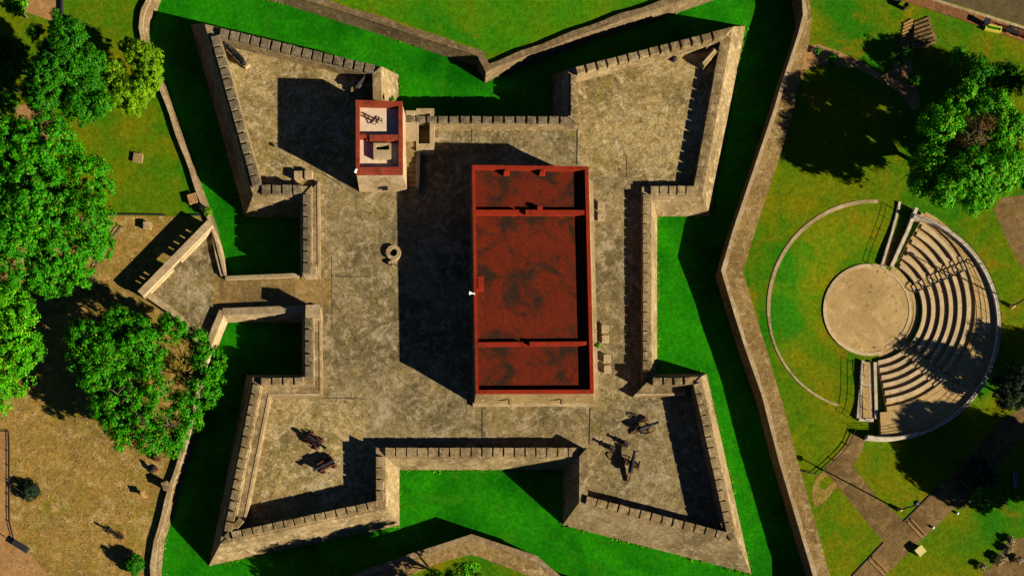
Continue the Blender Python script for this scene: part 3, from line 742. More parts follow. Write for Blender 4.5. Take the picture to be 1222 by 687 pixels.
def small_mortar(px, py, label, deg=20, z=0, group=None):
    t = thing('mortar', label, 'mortar', P(px, py, z), group); c = P(px, py, z); az = math.radians(deg)
    bm = BM(); box(bm, (c.x, c.y, z+.13), (.95, .6, .26), az, .03); mesh_obj('bed', bm, RUST, t)
    mesh_obj('barrel', barrel_bm(.75, .19, c + Vector((-.25*math.cos(az), -.25*math.sin(az), .36)), az, .7), IRON, t, smooth=True)
gm = 'small mortars behind the field cannon'
small_mortar(729, 534.5, 'small dark mortar on the terrace, the one farther from the field cannon', 150, 0, gm)
small_mortar(746, 529.5, 'small dark mortar on the terrace, the one nearer the field cannons', 150, 0, gm)
# cannon at the point of the tower bastion on a pale stone bed
t = thing('cannon', 'long cannon on a pale stone bed in the point of the tower bastion', 'cannon', P(280, 66, 0))
az = math.atan2(-(50-78), 266-294); c = P(281, 65.5, .6)
bm = BM(); cc = P(288, 72, .3); box(bm, (cc.x, cc.y, .22), (2.2, .7, .44), az, .03); mesh_obj('stone_bed', bm, PALE, t)
mesh_obj('barrel', barrel_bm(3.3, .24, P(291, 75.5, .75), az, 0.02), IRON, t, smooth=True)
for sg in (-1, 1):
    bm = BM(); s = Vector((-math.sin(az), math.cos(az), 0))*.36*sg; box(bm, (c.x+s.x, c.y+s.y, .55), (2.3, .14, .5), az, .02); mesh_obj('carriage_cheek', bm, WOOD, t)
t = thing('cannon', 'cannon on the stone platform tight against the watchtower', 'cannon', P(431, 98, .65)); az = math.radians(50)
mesh_obj('barrel', barrel_bm(2.3, .2, P(425, 104, 1.05), az, .06), IRON, t, smooth=True)
for sg in (-1, 1):
    c = P(431, 98.5, .8); s = Vector((-math.sin(az), math.cos(az), 0))*.3*sg; bm = BM(); box(bm, (c.x+s.x, c.y+s.y, .86), (1.5, .13, .42), az, .02); mesh_obj('carriage_cheek', bm, WOOD, t)
bm = BM(); c = P(804.5, 70, .2); lathe(bm, (c.x, c.y, 0), [(.35, 0), (.38, .2), (.2, .42), (.02, .5)], 10); solo('stone_bollard', bm, IRON, (c.x, c.y, 0), 'small dark stump on the terrace of the empty rear bastion', 'stump')

# ------------------------------------------------------------------ amphitheatre
CX, CY = 1036.0, 373.0
am = thing('amphitheatre', 'open air concrete amphitheatre with curved seat rows round a circular stage', 'amphitheatre', P(CX, CY, ZG))
ZS = ZG - .80          # orchestra level, at the foot of the grass bowl
ZU = ZG - 1.2
C0 = P2(CX+3, CY-2, ZS)
def pol(r, deg, c=C0): return Vector((c.x + r*math.cos(math.radians(deg)), c.y + r*math.sin(math.radians(deg))))
def arcband(bm, r0, r1, a0, a1, z0, z1, c=C0, step=2.0):
    n = max(2, int(abs(a1-a0)/step)); secs = []
    for i in range(n+1):
        a = a0 + (a1-a0)*i/n; p, q = pol(r0, a, c), pol(r1, a, c)
        secs.append([(*p, z0), (*p, z1), (*q, z1), (*q, z0)])
    loft(bm, secs)
st = P2(1037, 369.5, ZS+.1)
bm = BM(); prev = None; rings = []
for u in range(9):
    f = u/8; r = lerp(KR+.05, 5.3, f); cc = KC.lerp(st, f); z = lerp(ZG-.003, ZS, f*f*(3-2*f)*.6+f*.4)
    rings.append([bm.verts.new((cc.x+r*math.cos(2*math.pi*i/72), cc.y+r*math.sin(2*math.pi*i/72), z)) for i in range(72)])
for r0_, r1_ in zip(rings[:-1], rings[1:]):
    for i in range(72): bm.faces.new((r0_[i], r0_[(i+1) % 72], r1_[(i+1) % 72], r1_[i]))
bm.faces.new(rings[-1])
struct('bowl_lawn', bm, LAWN)
bm = BM(); prism(bm, [pol(5.35, a, st) for a in range(0, 360, 5)], ZU, ZS+.10); stg = mesh_obj('stage', bm, CONC, am)
bm = BM(); arcband(bm, 5.15, 5.55, 68, 318-30, ZU, ZS+.15, st); mesh_obj('stage_rim', bm, STEPC, stg)
bm = BM(); arcband(bm, 4.85, 5.12, -66, 66, ZS, ZS+.14, st); mesh_obj('stage_rim', bm, STEPC, stg)
bm = BM(); arcband(bm, 5.2, 6.45, -80, 64, ZU, ZS+.05); mesh_obj('orchestra_floor', bm, CONC, am)
R0, PIT, RISE = 6.15, .97, .19
NR = 7
A0, A1 = -84.5, 61.0
def z_row(i): return ZS + .05 + RISE*(i+1)
for i in range(NR):
    r0 = R0 + i*PIT; r1 = r0 + PIT + (.02 if i < NR-1 else .0)
    bm = BM(); arcband(bm, r0, r1, A0 + 1.0, A1 + 1.0 - (0 if i else 3), ZU, z_row(i), step=1.5)
    mesh_obj('seat_row', bm, CONC, am)
    for a0, a1 in ((A0+1.5, -53.5), (-43.0, 22.0), (31.5, A1-.8 - (3 if i == 0 else 0))):
        if i == NR-1: break
        bm = BM(); arcband(bm, r0-.02, r0+.46, a0, a1, z_row(i)-.08, z_row(i)+.13, step=1.5)
        mesh_obj('bench', bm, STEPC, am)
    for a0, a1 in ((-53, -43.5), (22.5, 31)):
        bm = BM(); arcband(bm, r0-.42, r0-.01, a0, a1, z_row(i)-RISE-.02, z_row(i)-RISE*.5)
        mesh_obj('aisle_step', bm, STEPC, am)
zt = z_row(NR-1)
OC = P2(1056.0, 389.0, zt); OR = 13.4
rT = R0 + NR*PIT - .3
def ray_to_outer(a):
    d = Vector((math.cos(math.radians(a)), math.sin(math.radians(a)))); m = C0 - OC
    b = m.dot(d); cc = m.dot(m) - OR*OR; return -b + math.sqrt(b*b - cc)
bm = BM(); secs = []
for k in range(75):
    a = A0 - 3.0 + (A1 + 4.0 - A0 + 2)*k/74; p, q = pol(rT-.05, a), pol(ray_to_outer(a), a)
    secs.append([(*p, ZU), (*p, zt+.02), (*q, zt+.02), (*q, ZU)])
loft(bm, secs); mesh_obj('terrace', bm, CONC, am)
oa0 = math.degrees(math.atan2(*(P2(1034,522,zt)-OC).yx)); oa1 = math.degrees(math.atan2(*(P2(1091,252,zt)-OC).yx))
bm = BM(); arcband(bm, OR-.10, OR+.32, oa0, oa1, ZU, zt+.36, OC, 1.5); mesh_obj('outer_wall', bm, WHITE, am)
def slantwall(px, w, z0, z1, name, mat):
    pts = [P2(x, y, ZG) for x, y in px]; n = len(pts); o = offset_loop(pts, [w]*n, False); bm = BM()
    loft(bm, [[(*a, ZU), (*a, lerp(z0, z1, k/(n-1))), (*b, lerp(z0, z1, k/(n-1))), (*b, ZU)] for k, (a, b) in enumerate(zip(pts, o))]); return mesh_obj(name, bm, mat, am)
slantwall([(1068.0,317),(1076.5,296),(1085,275),(1093,251.5)], .40, ZS+.35, zt+.12, 'side_wall', WHITE)
slantwall([(1056,314),(1066,279),(1074.5,242)], .28, ZS+.35, ZG+.22, 'passage_wall', WHITE)
def sloped(px, z0, z1, name, mat):     # px: two near corners, two far corners
    a_, b_, c_, d_ = [P2(x, y, ZG) for x, y in px]; bm = BM()
    loft(bm, [[(*a_, ZU), (*a_, z0), (*b_, z0), (*b_, ZU)], [(*d_, ZU), (*d_, z1), (*c_, z1), (*c_, ZU)]]); return mesh_obj(name, bm, mat, am)
sloped([(1057,315),(1068.5,317),(1090,250),(1076,243)], ZS+.06, ZG+.03, 'passage_floor', PATHC)
slantwall([(1033.5,429),(1029,464),(1024.3,499.5)], -.34, ZS+.40, ZG+.36, 'ramp_wall', WHITE)
slantwall([(1024.3,499),(1041,500.5)], -.3, ZG+.36, ZG+.42, 'ramp_wall', WHITE)
slantwall([(1027.5,457),(1043,458)], -.25, ZG-.18, ZG-.16, 'ramp_wall', WHITE)
slantwall([(1044,431),(1042.5,500)], .36, ZS+.45, ZG+.42, 'ramp_wall', WHITE)
sloped([(1033,430),(1044,431),(1041,500),(1025,500)], ZS+.30, ZG+.30, 'ramp', CONC)
# guard rails
def rail(pts, z, h, bars, step, r=.035):
    """post and bar railing along world 2-D points"""
    bm = BM(); zf = z if callable(z) else (lambda u: z)
    n = len(pts)
    for k in range(bars):
        hh = h*(k+1)/bars; tube(bm, [(p.x, p.y, zf(i/(n-1))+hh) for i, p in enumerate(pts)], r, 5)
    acc = 0
    for i, p in enumerate(pts):
        if i == 0 or i == n-1 or acc >= step:
            box(bm, (p.x, p.y, zf(i/(n-1))+h/2), (r*2, r*2, h)); acc = 0
        if i < n-1: acc += (pts[i+1]-p).length
    return bm
mesh_obj('guard_rail', rail([pol(OR-.02, oa0+4+(oa1-oa0-8)*k/60, OC) for k in range(61)], zt+.34, .8, 3, 1.9, .02), METAL, am)
mesh_obj('hand_rail', rail([pol(R0-.4+7.6*k/16, 22.2) for k in range(17)], lambda u: ZS+.1+u*RISE*7, .6, 1, 1.0, .045), METAL, am)
mesh_obj('hand_rail', rail([pol(R0-.4+7.6*k/16, -43.2) for k in range(17)], lambda u: ZS+.1+u*RISE*7, .6, 1, 1.0, .045), METAL, am)
mesh_obj('hand_rail', rail([P2(1033.5,430,.4).lerp(P2(1025,498,.4), k/10) for k in range(11)], lambda u: lerp(ZS+.4, ZG+.36, u), .7, 2, 1.4, .02), METAL, am)
mesh_obj('hand_rail', rail([P2(1056,314,.1).lerp(P2(1074,245,.1), k/10) for k in range(11)], lambda u: lerp(ZS+.35, ZG+.22, u), .6, 2, 1.4, .02), METAL, am)
mesh_obj('hand_rail', rail([P2(1043,431,.6).lerp(P2(1041.5,500,.6), k/10) for k in range(11)], lambda u: lerp(ZS+.45, ZG+.42, u), .4, 2, 1.0, .03), WHITE, am)
# lawn ring kerb
kc = KC; bm = BM()
n = 90; secs = []
for k in range(n+1):
    a = 86 + (252-86)*k/n; wd = .30 if a < 178 else .30 - .12*min(1, (a-178)/20); r = 12.5 + .18*math.sin(math.radians(a*2-40))
    p, q = pol(r-wd, a, kc), pol(r+wd*.4, a, kc); secs.append([(*p, ZG-.05), (*p, ZG+.06), (*q, ZG+.06), (*q, ZG-.05)])
loft(bm, secs); solo('kerb_ring', bm, PALE, (kc.x, kc.y, ZG), 'thin pale kerb curving round the lawn half of the amphitheatre', 'kerb')
# ------------------------------------------------------------------ trees
LF_MID = leafmat('leaf_mid_green', (.009, .095, .001), (.032, .25, .002), (.11, .23, .004), .12)
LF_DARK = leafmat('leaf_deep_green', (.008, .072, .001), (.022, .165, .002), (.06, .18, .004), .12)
LF_BRIGHT = leafmat('leaf_bright_green', (.018, .145, .001), (.065, .34, .003), (.16, .31, .005), .15)
LF_LIME = leafmat('leaf_lime_green', (.060, .19, .001), (.12, .27, .003), (.17, .25, .006), .2)
LF_YEL = leafmat('leaf_yellowed', (.13, .075, .010), (.17, .12, .018), (.06, .10, .01), .2)
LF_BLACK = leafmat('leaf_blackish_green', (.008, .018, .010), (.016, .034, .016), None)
LF_BROWN = leafmat('leaf_dry_brown', (.075, .030, .012), (.14, .07, .028), (.05, .09, .01), .35)

LF_TAN = leafmat('leaf_dry_tan', (.26, .19, .10), (.42, .33, .20), (.12, .12, .03), .2)
def leaf_mesh(name, centers, normals, size, aspect, mat, origin):
    N = len(centers)
    nrm = normals / np.linalg.norm(normals, axis=1, keepdims=True)
    ref = rng.normal(size=(N, 3)); u = np.cross(nrm, ref); u /= np.linalg.norm(u, axis=1, keepdims=True); v = np.cross(nrm, u)
    s = size[:, None]; a = aspect[:, None]
    fold = nrm * s * .18
    V = np.empty((N, 4, 3)); V[:, 0] = centers - u*s; V[:, 1] = centers - v*s*a + fold; V[:, 2] = centers + u*s; V[:, 3] = centers + v*s*a + fold
    V -= np.array(origin)
    me = bpy.data.meshes.new(name)
    me.vertices.add(N*4); me.vertices.foreach_set('co', V.reshape(-1).astype(np.float32))
    me.loops.add(N*4); me.loops.foreach_set('vertex_index', np.arange(N*4, dtype=np.int32))
    me.polygons.add(N); me.polygons.foreach_set('loop_start', np.arange(0, N*4, 4, dtype=np.int32))
    me.polygons.foreach_set('loop_total', np.full(N, 4, dtype=np.int32))
    me.materials.append(mat); me.update(calc_edges=True); me.validate()
    return me
def rand_dirs(n, zmin=-.35):
    out = []
    while len(out) < n:
        d = rng.normal(size=3); d /= np.linalg.norm(d)
        if d[2] >= zmin: out.append(d)
    return np.array(out)
def crown(lobes, clump_r, leaf, per, cover=1.0, skip=None):
    """lobes: (x, y, z, r, squash); leaves in tufts over the lobes' upper shells and inside"""
    C = []; Nn = []; Sz = []
    for (x, y, z, r, sq) in lobes:
        n = max(5, int(cover*5.2*(r/clump_r)**2))
        d = rand_dirs(n, -.45); rad = r*(1 - rng.random(n)**2*.55)
        cc = np.array([x, y, z]) + d*rad[:, None]*np.array([1, 1, sq])
        for k in range(n):
            if skip is not None and skip(cc[k]): continue
            m = int(per*rng.uniform(.6, 1.3)); cr = clump_r*rng.uniform(.55, 1.25)
            dd = rand_dirs(m, -.3); rr = cr*rng.random(m)**.45
            C.append(cc[k] + dd*rr[:, None]*np.array([1, 1, .75]))
            Nn.append(dd*.9 + d[k]*.7 + np.array([0, 0, .22]) + rng.normal(size=(m, 3))*.45)
            Sz.append(leaf*rng.uniform(.6, 1.35, m))
    C = np.concatenate(C); return C, np.concatenate(Nn), np.concatenate(Sz)
def limbs(bm, base, tips, r0):
    """tapered trunk that forks towards the given points"""
    base = Vector(base); cen = sum((Vector(t) for t in tips), Vector())/len(tips)
    fork = base.lerp(Vector((base.x*.6+cen.x*.4, base.y*.6+cen.y*.4, cen.z)), .42)
    tube(bm, [base, base.lerp(fork, .25), base.lerp(fork, .6)+Vector((.1, -.08, 0)), fork], [r0*1.4, r0, r0*.85, r0*.75], 9)
    for t in tips:
        t = Vector(t); m = fork.lerp(t, .5) + Vector((random.uniform(-.3, .3), random.uniform(-.3, .3), random.uniform(0, .4)))
        tube(bm, [fork, fork.lerp(m, .5), m, t], [r0*.55, r0*.45, r0*.32, r0*.10], 6)
        for _ in range(3):
            q = m.lerp(t, random.uniform(.1, .8)); e = q + Vector((random.uniform(-1, 1), random.uniform(-1, 1), random.uniform(.2, .9)))*1.1
            tube(bm, [q, q.lerp(e, .5)+Vector((0, 0, .1)), e], [r0*.2, r0*.14, r0*.05], 5)
def tree(label, px, py, rp, zc, mat, cat='tree', name='tree', lobes_px=None, clump=.62, leaf=.20, per=30, nl=9, squash=.86, cover=1.0, zb=None, tr=.24, skip=None, extra=None, group=None, twigs=None):
    """px, py, rp: crown centre and radius in survey units; zc: height of the crown's middle above the lawn"""
    zb = ZG if zb is None else zb; z = zb + zc; c = P(px, py, z); k = (HC - z)/FL; R = rp*k
    t = thing(name, label, cat, (c.x, c.y, zb), group)
    L = []
    if lobes_px:
        for lx, ly, lr in lobes_px:
            q = P(lx, ly, z); r = lr*k; L.append((q.x, q.y, z + random.uniform(-.12, .12)*R, r, squash))
    else:
        L.append((c.x, c.y, z + .15*R, R*.62, squash))
        for i in range(nl):
            a = 2*math.pi*i/nl + random.uniform(-.3, .3); d = R*random.uniform(.48, .62); r = R*random.uniform(.33, .46)
            L.append((c.x + d*math.cos(a), c.y + d*math.sin(a), z + random.uniform(-.30, .12)*R, r, squash))
    C, Nn, Sz = crown(L, clump, leaf, per, cover, skip)
    me = leaf_mesh('crown', C, Nn, Sz, rng.uniform(.45, .75, len(C)), mat, (c.x, c.y, zb))
    o = bpy.data.objects.new('crown', me); COL.objects.link(o); o.parent = t; ORG[o] = Vector((c.x, c.y, zb))
    if extra:
        for nm, lob, m2, cl2, lf2, pr2, cv2 in extra:
            LL = [(*P(lx, ly, z+dz).xy, z+dz, lr*k, squash) for lx, ly, lr, dz in lob]
            C, Nn, Sz = crown(LL, cl2, lf2, pr2, cv2)
            me = leaf_mesh(nm, C, Nn, Sz, rng.uniform(.4, .7, len(C)), m2, (c.x, c.y, zb))
            o = bpy.data.objects.new(nm, me); COL.objects.link(o); o.parent = t; ORG[o] = Vector((c.x, c.y, zb))
    bm = BM(); tips = [(l[0], l[1], l[2] + l[3]*.2) for l in L]
    limbs(bm, (c.x, c.y, zb-.1), tips[:10], tr)
    if twigs:
        for tx, ty, dz in twigs:
            a = P(tx, ty, z+dz)
            for _ in range(4):
                e = a + Vector((random.uniform(-1.3, 1.3), random.uniform(-1.0, 1.0), random.uniform(0, .5))); tube(bm, [a, a.lerp(e, .5)+Vector((.1, .1, .1)), e], [.05, .04, .02], 5)
    mesh_obj('trunk', bm, BARK, t)
    return t
GTL = 'trees on the yard side of the fort'
tree('largest broad green tree, covering the yard edge beside the lawn', 52, 248, 85, 5.5, LF_MID, clump=.60, leaf=0.144, per=54, cover=.95, tr=.34,
     lobes_px=[(48,250,48),(15,185,42),(60,180,38),(100,215,34),(108,265,30),(70,300,34),(20,300,46),(-20,240,50),(85,325,22),(55,335,20),(35,215,40),(112,290,20)])
tree('round green tree at the photo edge below the largest tree', 8, 425, 54, 4.6, LF_BRIGHT, clump=.6, leaf=0.144, per=48, cover=.85, lobes_px=[(0,425,34),(12,362,24),(34,376,15),(28,415,24),(18,395,24),(20,450,22),(-5,470,26),(-25,400,34),(8,380,22)])
tree('tall deep green tree in the corner by the pink path', 80, 82, 50, 6.6, LF_DARK, clump=.5, leaf=0.129, per=60, cover=1.4, tr=.26, lobes_px=[(80,85,32),(85,50,22),(60,95,26),(100,100,22),(55,120,20),(95,125,22),(108,70,16),(75,30,12),(42,112,14),(120,125,12),(44,40,9),(60,60,14)])
tree('lime green tree with an open dark middle beside the curved moat wall', 160, 88, 35, 3.6, LF_LIME, clump=.42, leaf=.11, per=50, cover=1.2, tr=.16, lobes_px=[(170,72,18),(182,68,12),(178,92,17),(165,108,19),(148,120,15),(136,84,13),(154,58,10),(140,104,15),(185,82,10),(130,118,12),(158,126,12)])
tree('green tree between the dirt yard and the barbican, left of the tree with yellowed leaves', 132, 430, 52, 4.8, LF_MID, clump=.58, leaf=0.137, per=54, cover=1.1, lobes_px=[(130,420,30),(105,405,22),(140,388,22),(165,415,22),(120,450,24),(150,455,22),(128,485,20),(100,430,18),(165,390,14)], twigs=[(140,470,1.5),(152,474,1.6)])
tree('green tree with a yellowed patch overhanging the pale moat wall', 215, 440, 52, 4.6, LF_MID, clump=.56, leaf=0.137, per=51, cover=.85, lobes_px=[(205,395,18),(232,405,16),(248,430,20),(240,465,20),(218,485,20),(190,465,16),(188,425,16),(180,445,14),(178,405,14),(255,450,12),(262,432,8),(228,500,12),(198,380,9)],
     extra=[('yellowed_foliage', [(212,432,13,-.2),(216,450,9,-.4)], LF_YEL, .5, .15, 26, .8)], twigs=[(200,505,1.4),(206,508,1.2)])
tree('spreading green tree reaching over the dirt yard below the yellow patched tree', 178, 502, 46, 4.4, LF_MID, clump=.56, leaf=0.137, per=48, cover=.85, lobes_px=[(170,500,26),(140,500,20),(150,522,16),(195,515,20),(205,530,12),(180,530,14),(215,520,12),(160,478,18)], twigs=[(165,498,1.7),(206,508,1.5),(150,470,1.5)])
tree('small pale green tree at the top edge beyond the pink path', 18, 2, 16, 3.0, LF_BRIGHT, clump=.4, leaf=.14, per=28, nl=6, tr=.12)
tree('dark tree added to fill the shade of the deep green corner tree, at the photo edge', 12, 66, 27, 3.4, LF_DARK, clump=.5, leaf=.14, per=44, cover=.9, nl=7, tr=.16)  # added crown that darkens the shaded corner
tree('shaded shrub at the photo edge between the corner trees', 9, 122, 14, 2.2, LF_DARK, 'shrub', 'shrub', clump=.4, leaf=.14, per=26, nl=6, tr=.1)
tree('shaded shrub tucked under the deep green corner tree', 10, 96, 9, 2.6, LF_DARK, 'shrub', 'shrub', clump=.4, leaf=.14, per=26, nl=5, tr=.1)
tree('big bright green tree with a dry brown crown patch, behind the amphitheatre', 1150, 182, 72, 5.6, LF_BRIGHT, clump=.60, leaf=0.137, per=60, cover=1.25, tr=.36,
     lobes_px=[(1150,215,32),(1185,205,30),(1195,160,28),(1180,130,22),(1145,132,24),(1120,155,24),(1112,195,24),(1125,228,20),(1165,238,18),(1205,185,16),(1100,215,14),(1205,140,12),(1150,112,10),(1096,225,10)],
     extra=[('dry_foliage', [(1160,160,20,1.2),(1172,150,14,1.3),(1150,172,12,1.2)], LF_BROWN, .4, .10, 24, .55)], twigs=[(1155,165,2.2),(1165,155,2.3),(1170,168,2.2)])
tree('half shaded green tree in the corner between the sidewalk and the big bright tree', 1203, 94, 24, 3.4, LF_DARK, clump=.5, leaf=0.122, per=44, cover=.7, nl=7, tr=.16)  # deep leaf colour stands in for the half shade on this crown
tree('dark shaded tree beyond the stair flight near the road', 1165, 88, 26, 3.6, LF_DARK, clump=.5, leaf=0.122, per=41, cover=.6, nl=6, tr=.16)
tree('small light green tree standing in the grass just below the sidewalk', 1144, 66, 13, 2.4, LF_BRIGHT, clump=.4, leaf=.13, per=26, cover=.9, nl=5, tr=.1)
tree('dark shrub at the end of the stair flight', 1078, 66, 11, 1.2, LF_DARK, 'shrub', 'shrub', clump=.35, leaf=.12, per=26, nl=5, tr=.08)
tree('dark low shrub beside the dirt path below the stair flight', 1092, 94, 8, 1.0, LF_DARK, 'shrub', 'shrub', clump=.3, leaf=.11, per=26, nl=4, tr=.06)
tree('dark shaded tree outside the white amphitheatre wall', 1210, 462, 30, 3.0, LF_BLACK, clump=.5, leaf=0.129, per=41, cover=.7, nl=7, tr=.18)  # blackish leaf colour paints the shade into this crown
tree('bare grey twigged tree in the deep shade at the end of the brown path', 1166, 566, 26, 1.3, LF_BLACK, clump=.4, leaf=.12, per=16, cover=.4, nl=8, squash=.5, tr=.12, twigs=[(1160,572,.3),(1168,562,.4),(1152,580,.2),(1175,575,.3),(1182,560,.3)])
tree('small lit tree at the lower rim of the dark tree shade', 1176, 596, 15, 2.6, LF_MID, clump=.4, leaf=.14, per=26, cover=.9, nl=6, tr=.1)
tree('green tree standing behind the blunt moat wall point at the lower edge', 548, 696, 33, 4.4, LF_BRIGHT, clump=.5, leaf=0.129, per=48, cover=.8, tr=.18, lobes_px=[(548,690,18),(530,700,18),(566,700,16),(520,690,12),(562,676,9),(545,715,20)])
# just outside the picture: the trees whose shade lies over the amphitheatre and the corner lawns
tree('tall tree on the lawn outside the white amphitheatre wall', 1364, 474, 43, 5.6, LF_MID, clump=.7, leaf=.26, per=30, cover=1.2, nl=10, tr=.3)
tree('tall tree beyond the end of the brown path', 1334, 604, 68, 6.2, LF_MID, clump=.7, leaf=.26, per=30, cover=1.5, nl=10, tr=.3)
tree('broad tree on the lawn past the white amphitheatre wall', 1308, 588, 50, 4.8, LF_MID, clump=.7, leaf=.26, per=30, cover=1.4, nl=9, tr=.3)
tree('tall tree past the corner of the sidewalk', 1305, 152, 50, 6.0, LF_MID, clump=.7, leaf=.24, per=24, nl=10, tr=.3)
tree('tall tree on the lawn behind the big bright tree', 1255, 200, 44, 5.0, LF_MID, clump=.7, leaf=.24, per=24, nl=9, tr=.3)
tree('tall tree on the far side of the lower lawn', 540, 770, 60, 6.0, LF_MID, clump=.7, leaf=.24, per=24, nl=10, tr=.3)
# shrubs and plants
tree('round clipped green bush by the moat wall in the dirt yard', 159, 673, 13, .9, LF_DARK, 'bush', 'bush', clump=.28, leaf=.10, per=34, nl=7, squash=.85, cover=1.4, tr=.06)
tree('low blackish leaf clump alone in the dirt yard', 34, 585, 14, .5, LF_BLACK, 'shrub', 'shrub', clump=.3, leaf=.10, per=20, nl=8, squash=.5, cover=.9, tr=.05)  # flattened leaf clump in a blackish colour
tree('yellowish plant growing on the moat wall corner by the barbican', 247, 252, 5.5, .3, LF_LIME, 'plant', 'plant', clump=.2, leaf=.09, per=22, nl=5, cover=1.0, zb=ZC, tr=.03)
tree('small green plant growing at the side wall of the keep', 713, 411.5, 3.6, .5, LF_LIME, 'plant', 'plant', clump=.16, leaf=.08, per=20, nl=4, cover=1.0, zb=.3, tr=.02)
tree('weedy plant sprouting beside the watchtower corner', 468, 119, 3.8, .3, LF_LIME, 'plant', 'plant', clump=.16, leaf=.08, per=16, nl=4, cover=.8, zb=1.3, tr=.02)
tree('tiny bush in the gravel beside the promenade', 975, 61, 4.5, .35, LF_MID, 'bush', 'bush', clump=.18, leaf=.08, per=20, nl=4, tr=.03)
tree('small bush on the edge of the big round tree shadow', 994, 70, 6.5, .5, LF_MID, 'bush', 'bush', clump=.2, leaf=.09, per=22, nl=5, tr=.04)
# pale dry shrubs on the bare patch in the near corner
for (x, y, r), lb in zip(((1207,645,6),(1203,655,6),(1194,667,7),(1173,676,5),(1216,668,6)), ('dry pale shrub on the bare patch, the one farthest up the lawn', 'dry pale shrub on the bare patch, second from the top', 'largest dry pale shrub on the bare patch', 'dry pale shrub on the bare patch, nearest the brown path', 'dry pale shrub on the bare patch, at the photo edge')):
    tree(lb, x, y, r, .35, LF_TAN, 'shrub', 'shrub', clump=.18, leaf=.08, per=18, nl=4, squash=.6, tr=.03, group='dry shrubs on the bare patch')

# ------------------------------------------------------------------ lamps, fences, small things
def lamp(px, py, ax, ay, label, h=5.4):
    b = P(px, py, ZG); t = thing('street_lamp', label, 'street lamp', b, 'street lamps by the amphitheatre')
    bm = BM(); lathe(bm, b, [(.26, 0), (.24, .5), (.12, .62)], 12); mesh_obj('footing', bm, CONC, t)
    bm = BM(); tube(bm, [b, b+Vector((0, 0, h*.6)), b+Vector((0, 0, h))], [.10, .085, .07], 8); mesh_obj('pole', bm, METAL, t)
    bm = BM(); e = b + Vector((ax, ay, h+.12)); tube(bm, [b+Vector((0, 0, h-.1)), b+Vector((ax*.5, ay*.5, h+.1)), e], .05, 6); mesh_obj('arm', bm, METAL, t)
    bm = BM(); lathe(bm, e + Vector((ax, ay, 0))*.25 - Vector((0, 0, .14)), [(.05, .30), (.28, .18), (.34, .02), (.30, 0), (.02, 0)][::-1], 12); mesh_obj('lamp_head', bm, METAL, t)
lamp(1072.8, 608, -.35, .12, 'thin dark street lamp where the two brown paths meet')
lamp(1207, 366, -.35, .12, 'dark street lamp on the grass outside the white amphitheatre wall')
def fence(px, h, label, step=1.6, name='fence', rails=2, r=.03, z=ZG):
    pts = densify([P2(x, y, z) for x, y in px], .8); c = pts[len(pts)//2]
    t = thing(name, label, 'fence', (c.x, c.y, z))
    bm = BM()
    for k in range(rails): tube(bm, [(p.x, p.y, z+h*(k+1)/rails-.04) for p in pts], r, 5)
    mesh_obj('rail', bm, METAL, t)
    acc = step
    for i, p in enumerate(pts):
        if acc >= step or i == len(pts)-1:
            bm = BM(); box(bm, (p.x, p.y, z+h/2), (.10, .10, h+.06), 0, .01); mesh_obj('post', bm, METAL, t); acc = 0
        if i < len(pts)-1: acc += (pts[i+1]-p).length
fence([(146,271),(133,287),(121,305),(112,328),(106,352)], .35, 'low dark fence curving across the gravel beside the barbican')
fence([(-12,514.5),(11,514.5),(11.8,530),(11.6,590),(12,622),(17,643)], .26, 'low dark fence along the pink path in the dirt yard')
fence([(-10,629),(5,639),(17,647)], .3, 'short low fence crossing the pink path toward the dark trough')
fence([(1019,515),(1012,531),(1003,542),(988,556),(975,566),(955,562)], .4, 'low rope fence along the path below the amphitheatre ramp')
def lowwall(px, thick, h, label, mat=FIELD):
    pts = densify([P2(x, y, ZG) for x, y in px], 1.0); bm = BM(); polywall(bm, pts, thick, ZG-.1, ZG+h); c = pts[len(pts)//2]
    solo('low_wall', bm, mat, (c.x, c.y, ZG), label, 'wall')
lowwall([(120,256.5),(160,256.5),(198,257.5)], .10, .16, 'low dark edging wall between the lawn and the gravel', METAL)
lowwall([(226,257.5),(240,257.5)], .10, .18, 'short stub of dark edging wall at the moat wall', METAL)
lowwall([(1054,646.5),(1035,666.5),(1016,686.5)], .10, .07, 'low dark edging along the near end of the brown path', METAL)
lowwall([(1119,580.5),(1107,592.5),(1078,621.5)], .10, .07, 'low dark edging on the brown path past the street lamp', METAL)
lowwall([(73.5,-10),(74,18)], .2, .35, 'dark edging wall beside the pink path in the corner', METAL)
def boxthing(name, px, py, sx, sy, h, deg, mat, label, cat, z=ZG, top=None, group=None):
    b = P(px, py, z); t = thing(name, label, cat, b, group)
    bm = BM(); box(bm, (b.x, b.y, z+h/2-.02), (sx, sy, h), math.radians(deg), .03); mesh_obj('body', bm, mat, t)
    bm = BM(); box(bm, (b.x, b.y, z+h+.02), (sx+.1, sy+.1, .09), math.radians(deg), .02); mesh_obj('lid' , bm, top or mat, t); return t
boxthing('concrete_hatch', 165.5, 189.5, 1.05, 1.0, .25, -8, PALE, 'square concrete hatch with a dark lid alone on the lawn', 'hatch', top=KEEPST)
boxthing('brick_plinth', 231, 239, 1.0, 1.1, .45, 15, PINK, 'small pinkish plinth on the lawn against the moat wall', 'plinth', top=PINK)
boxthing('stone_plinth', 177, 271, .8, .8, .5, 0, DIRT, 'small square plinth on the gravel beside the barbican shadow', 'plinth', top=PALE)
boxthing('utility_box', 1096, 657, .95, .9, .5, 40, YEL, 'pale yellow utility box on the grass beside the brown path', 'utility box', top=plain('cream_paint', (.50, .42, .16), .7))
boxthing('buttress_block', 200.5, 580.5, .7, .9, 1.0, 20, WALLST, 'stone block standing against the pale moat wall in the yard', 'stone block')
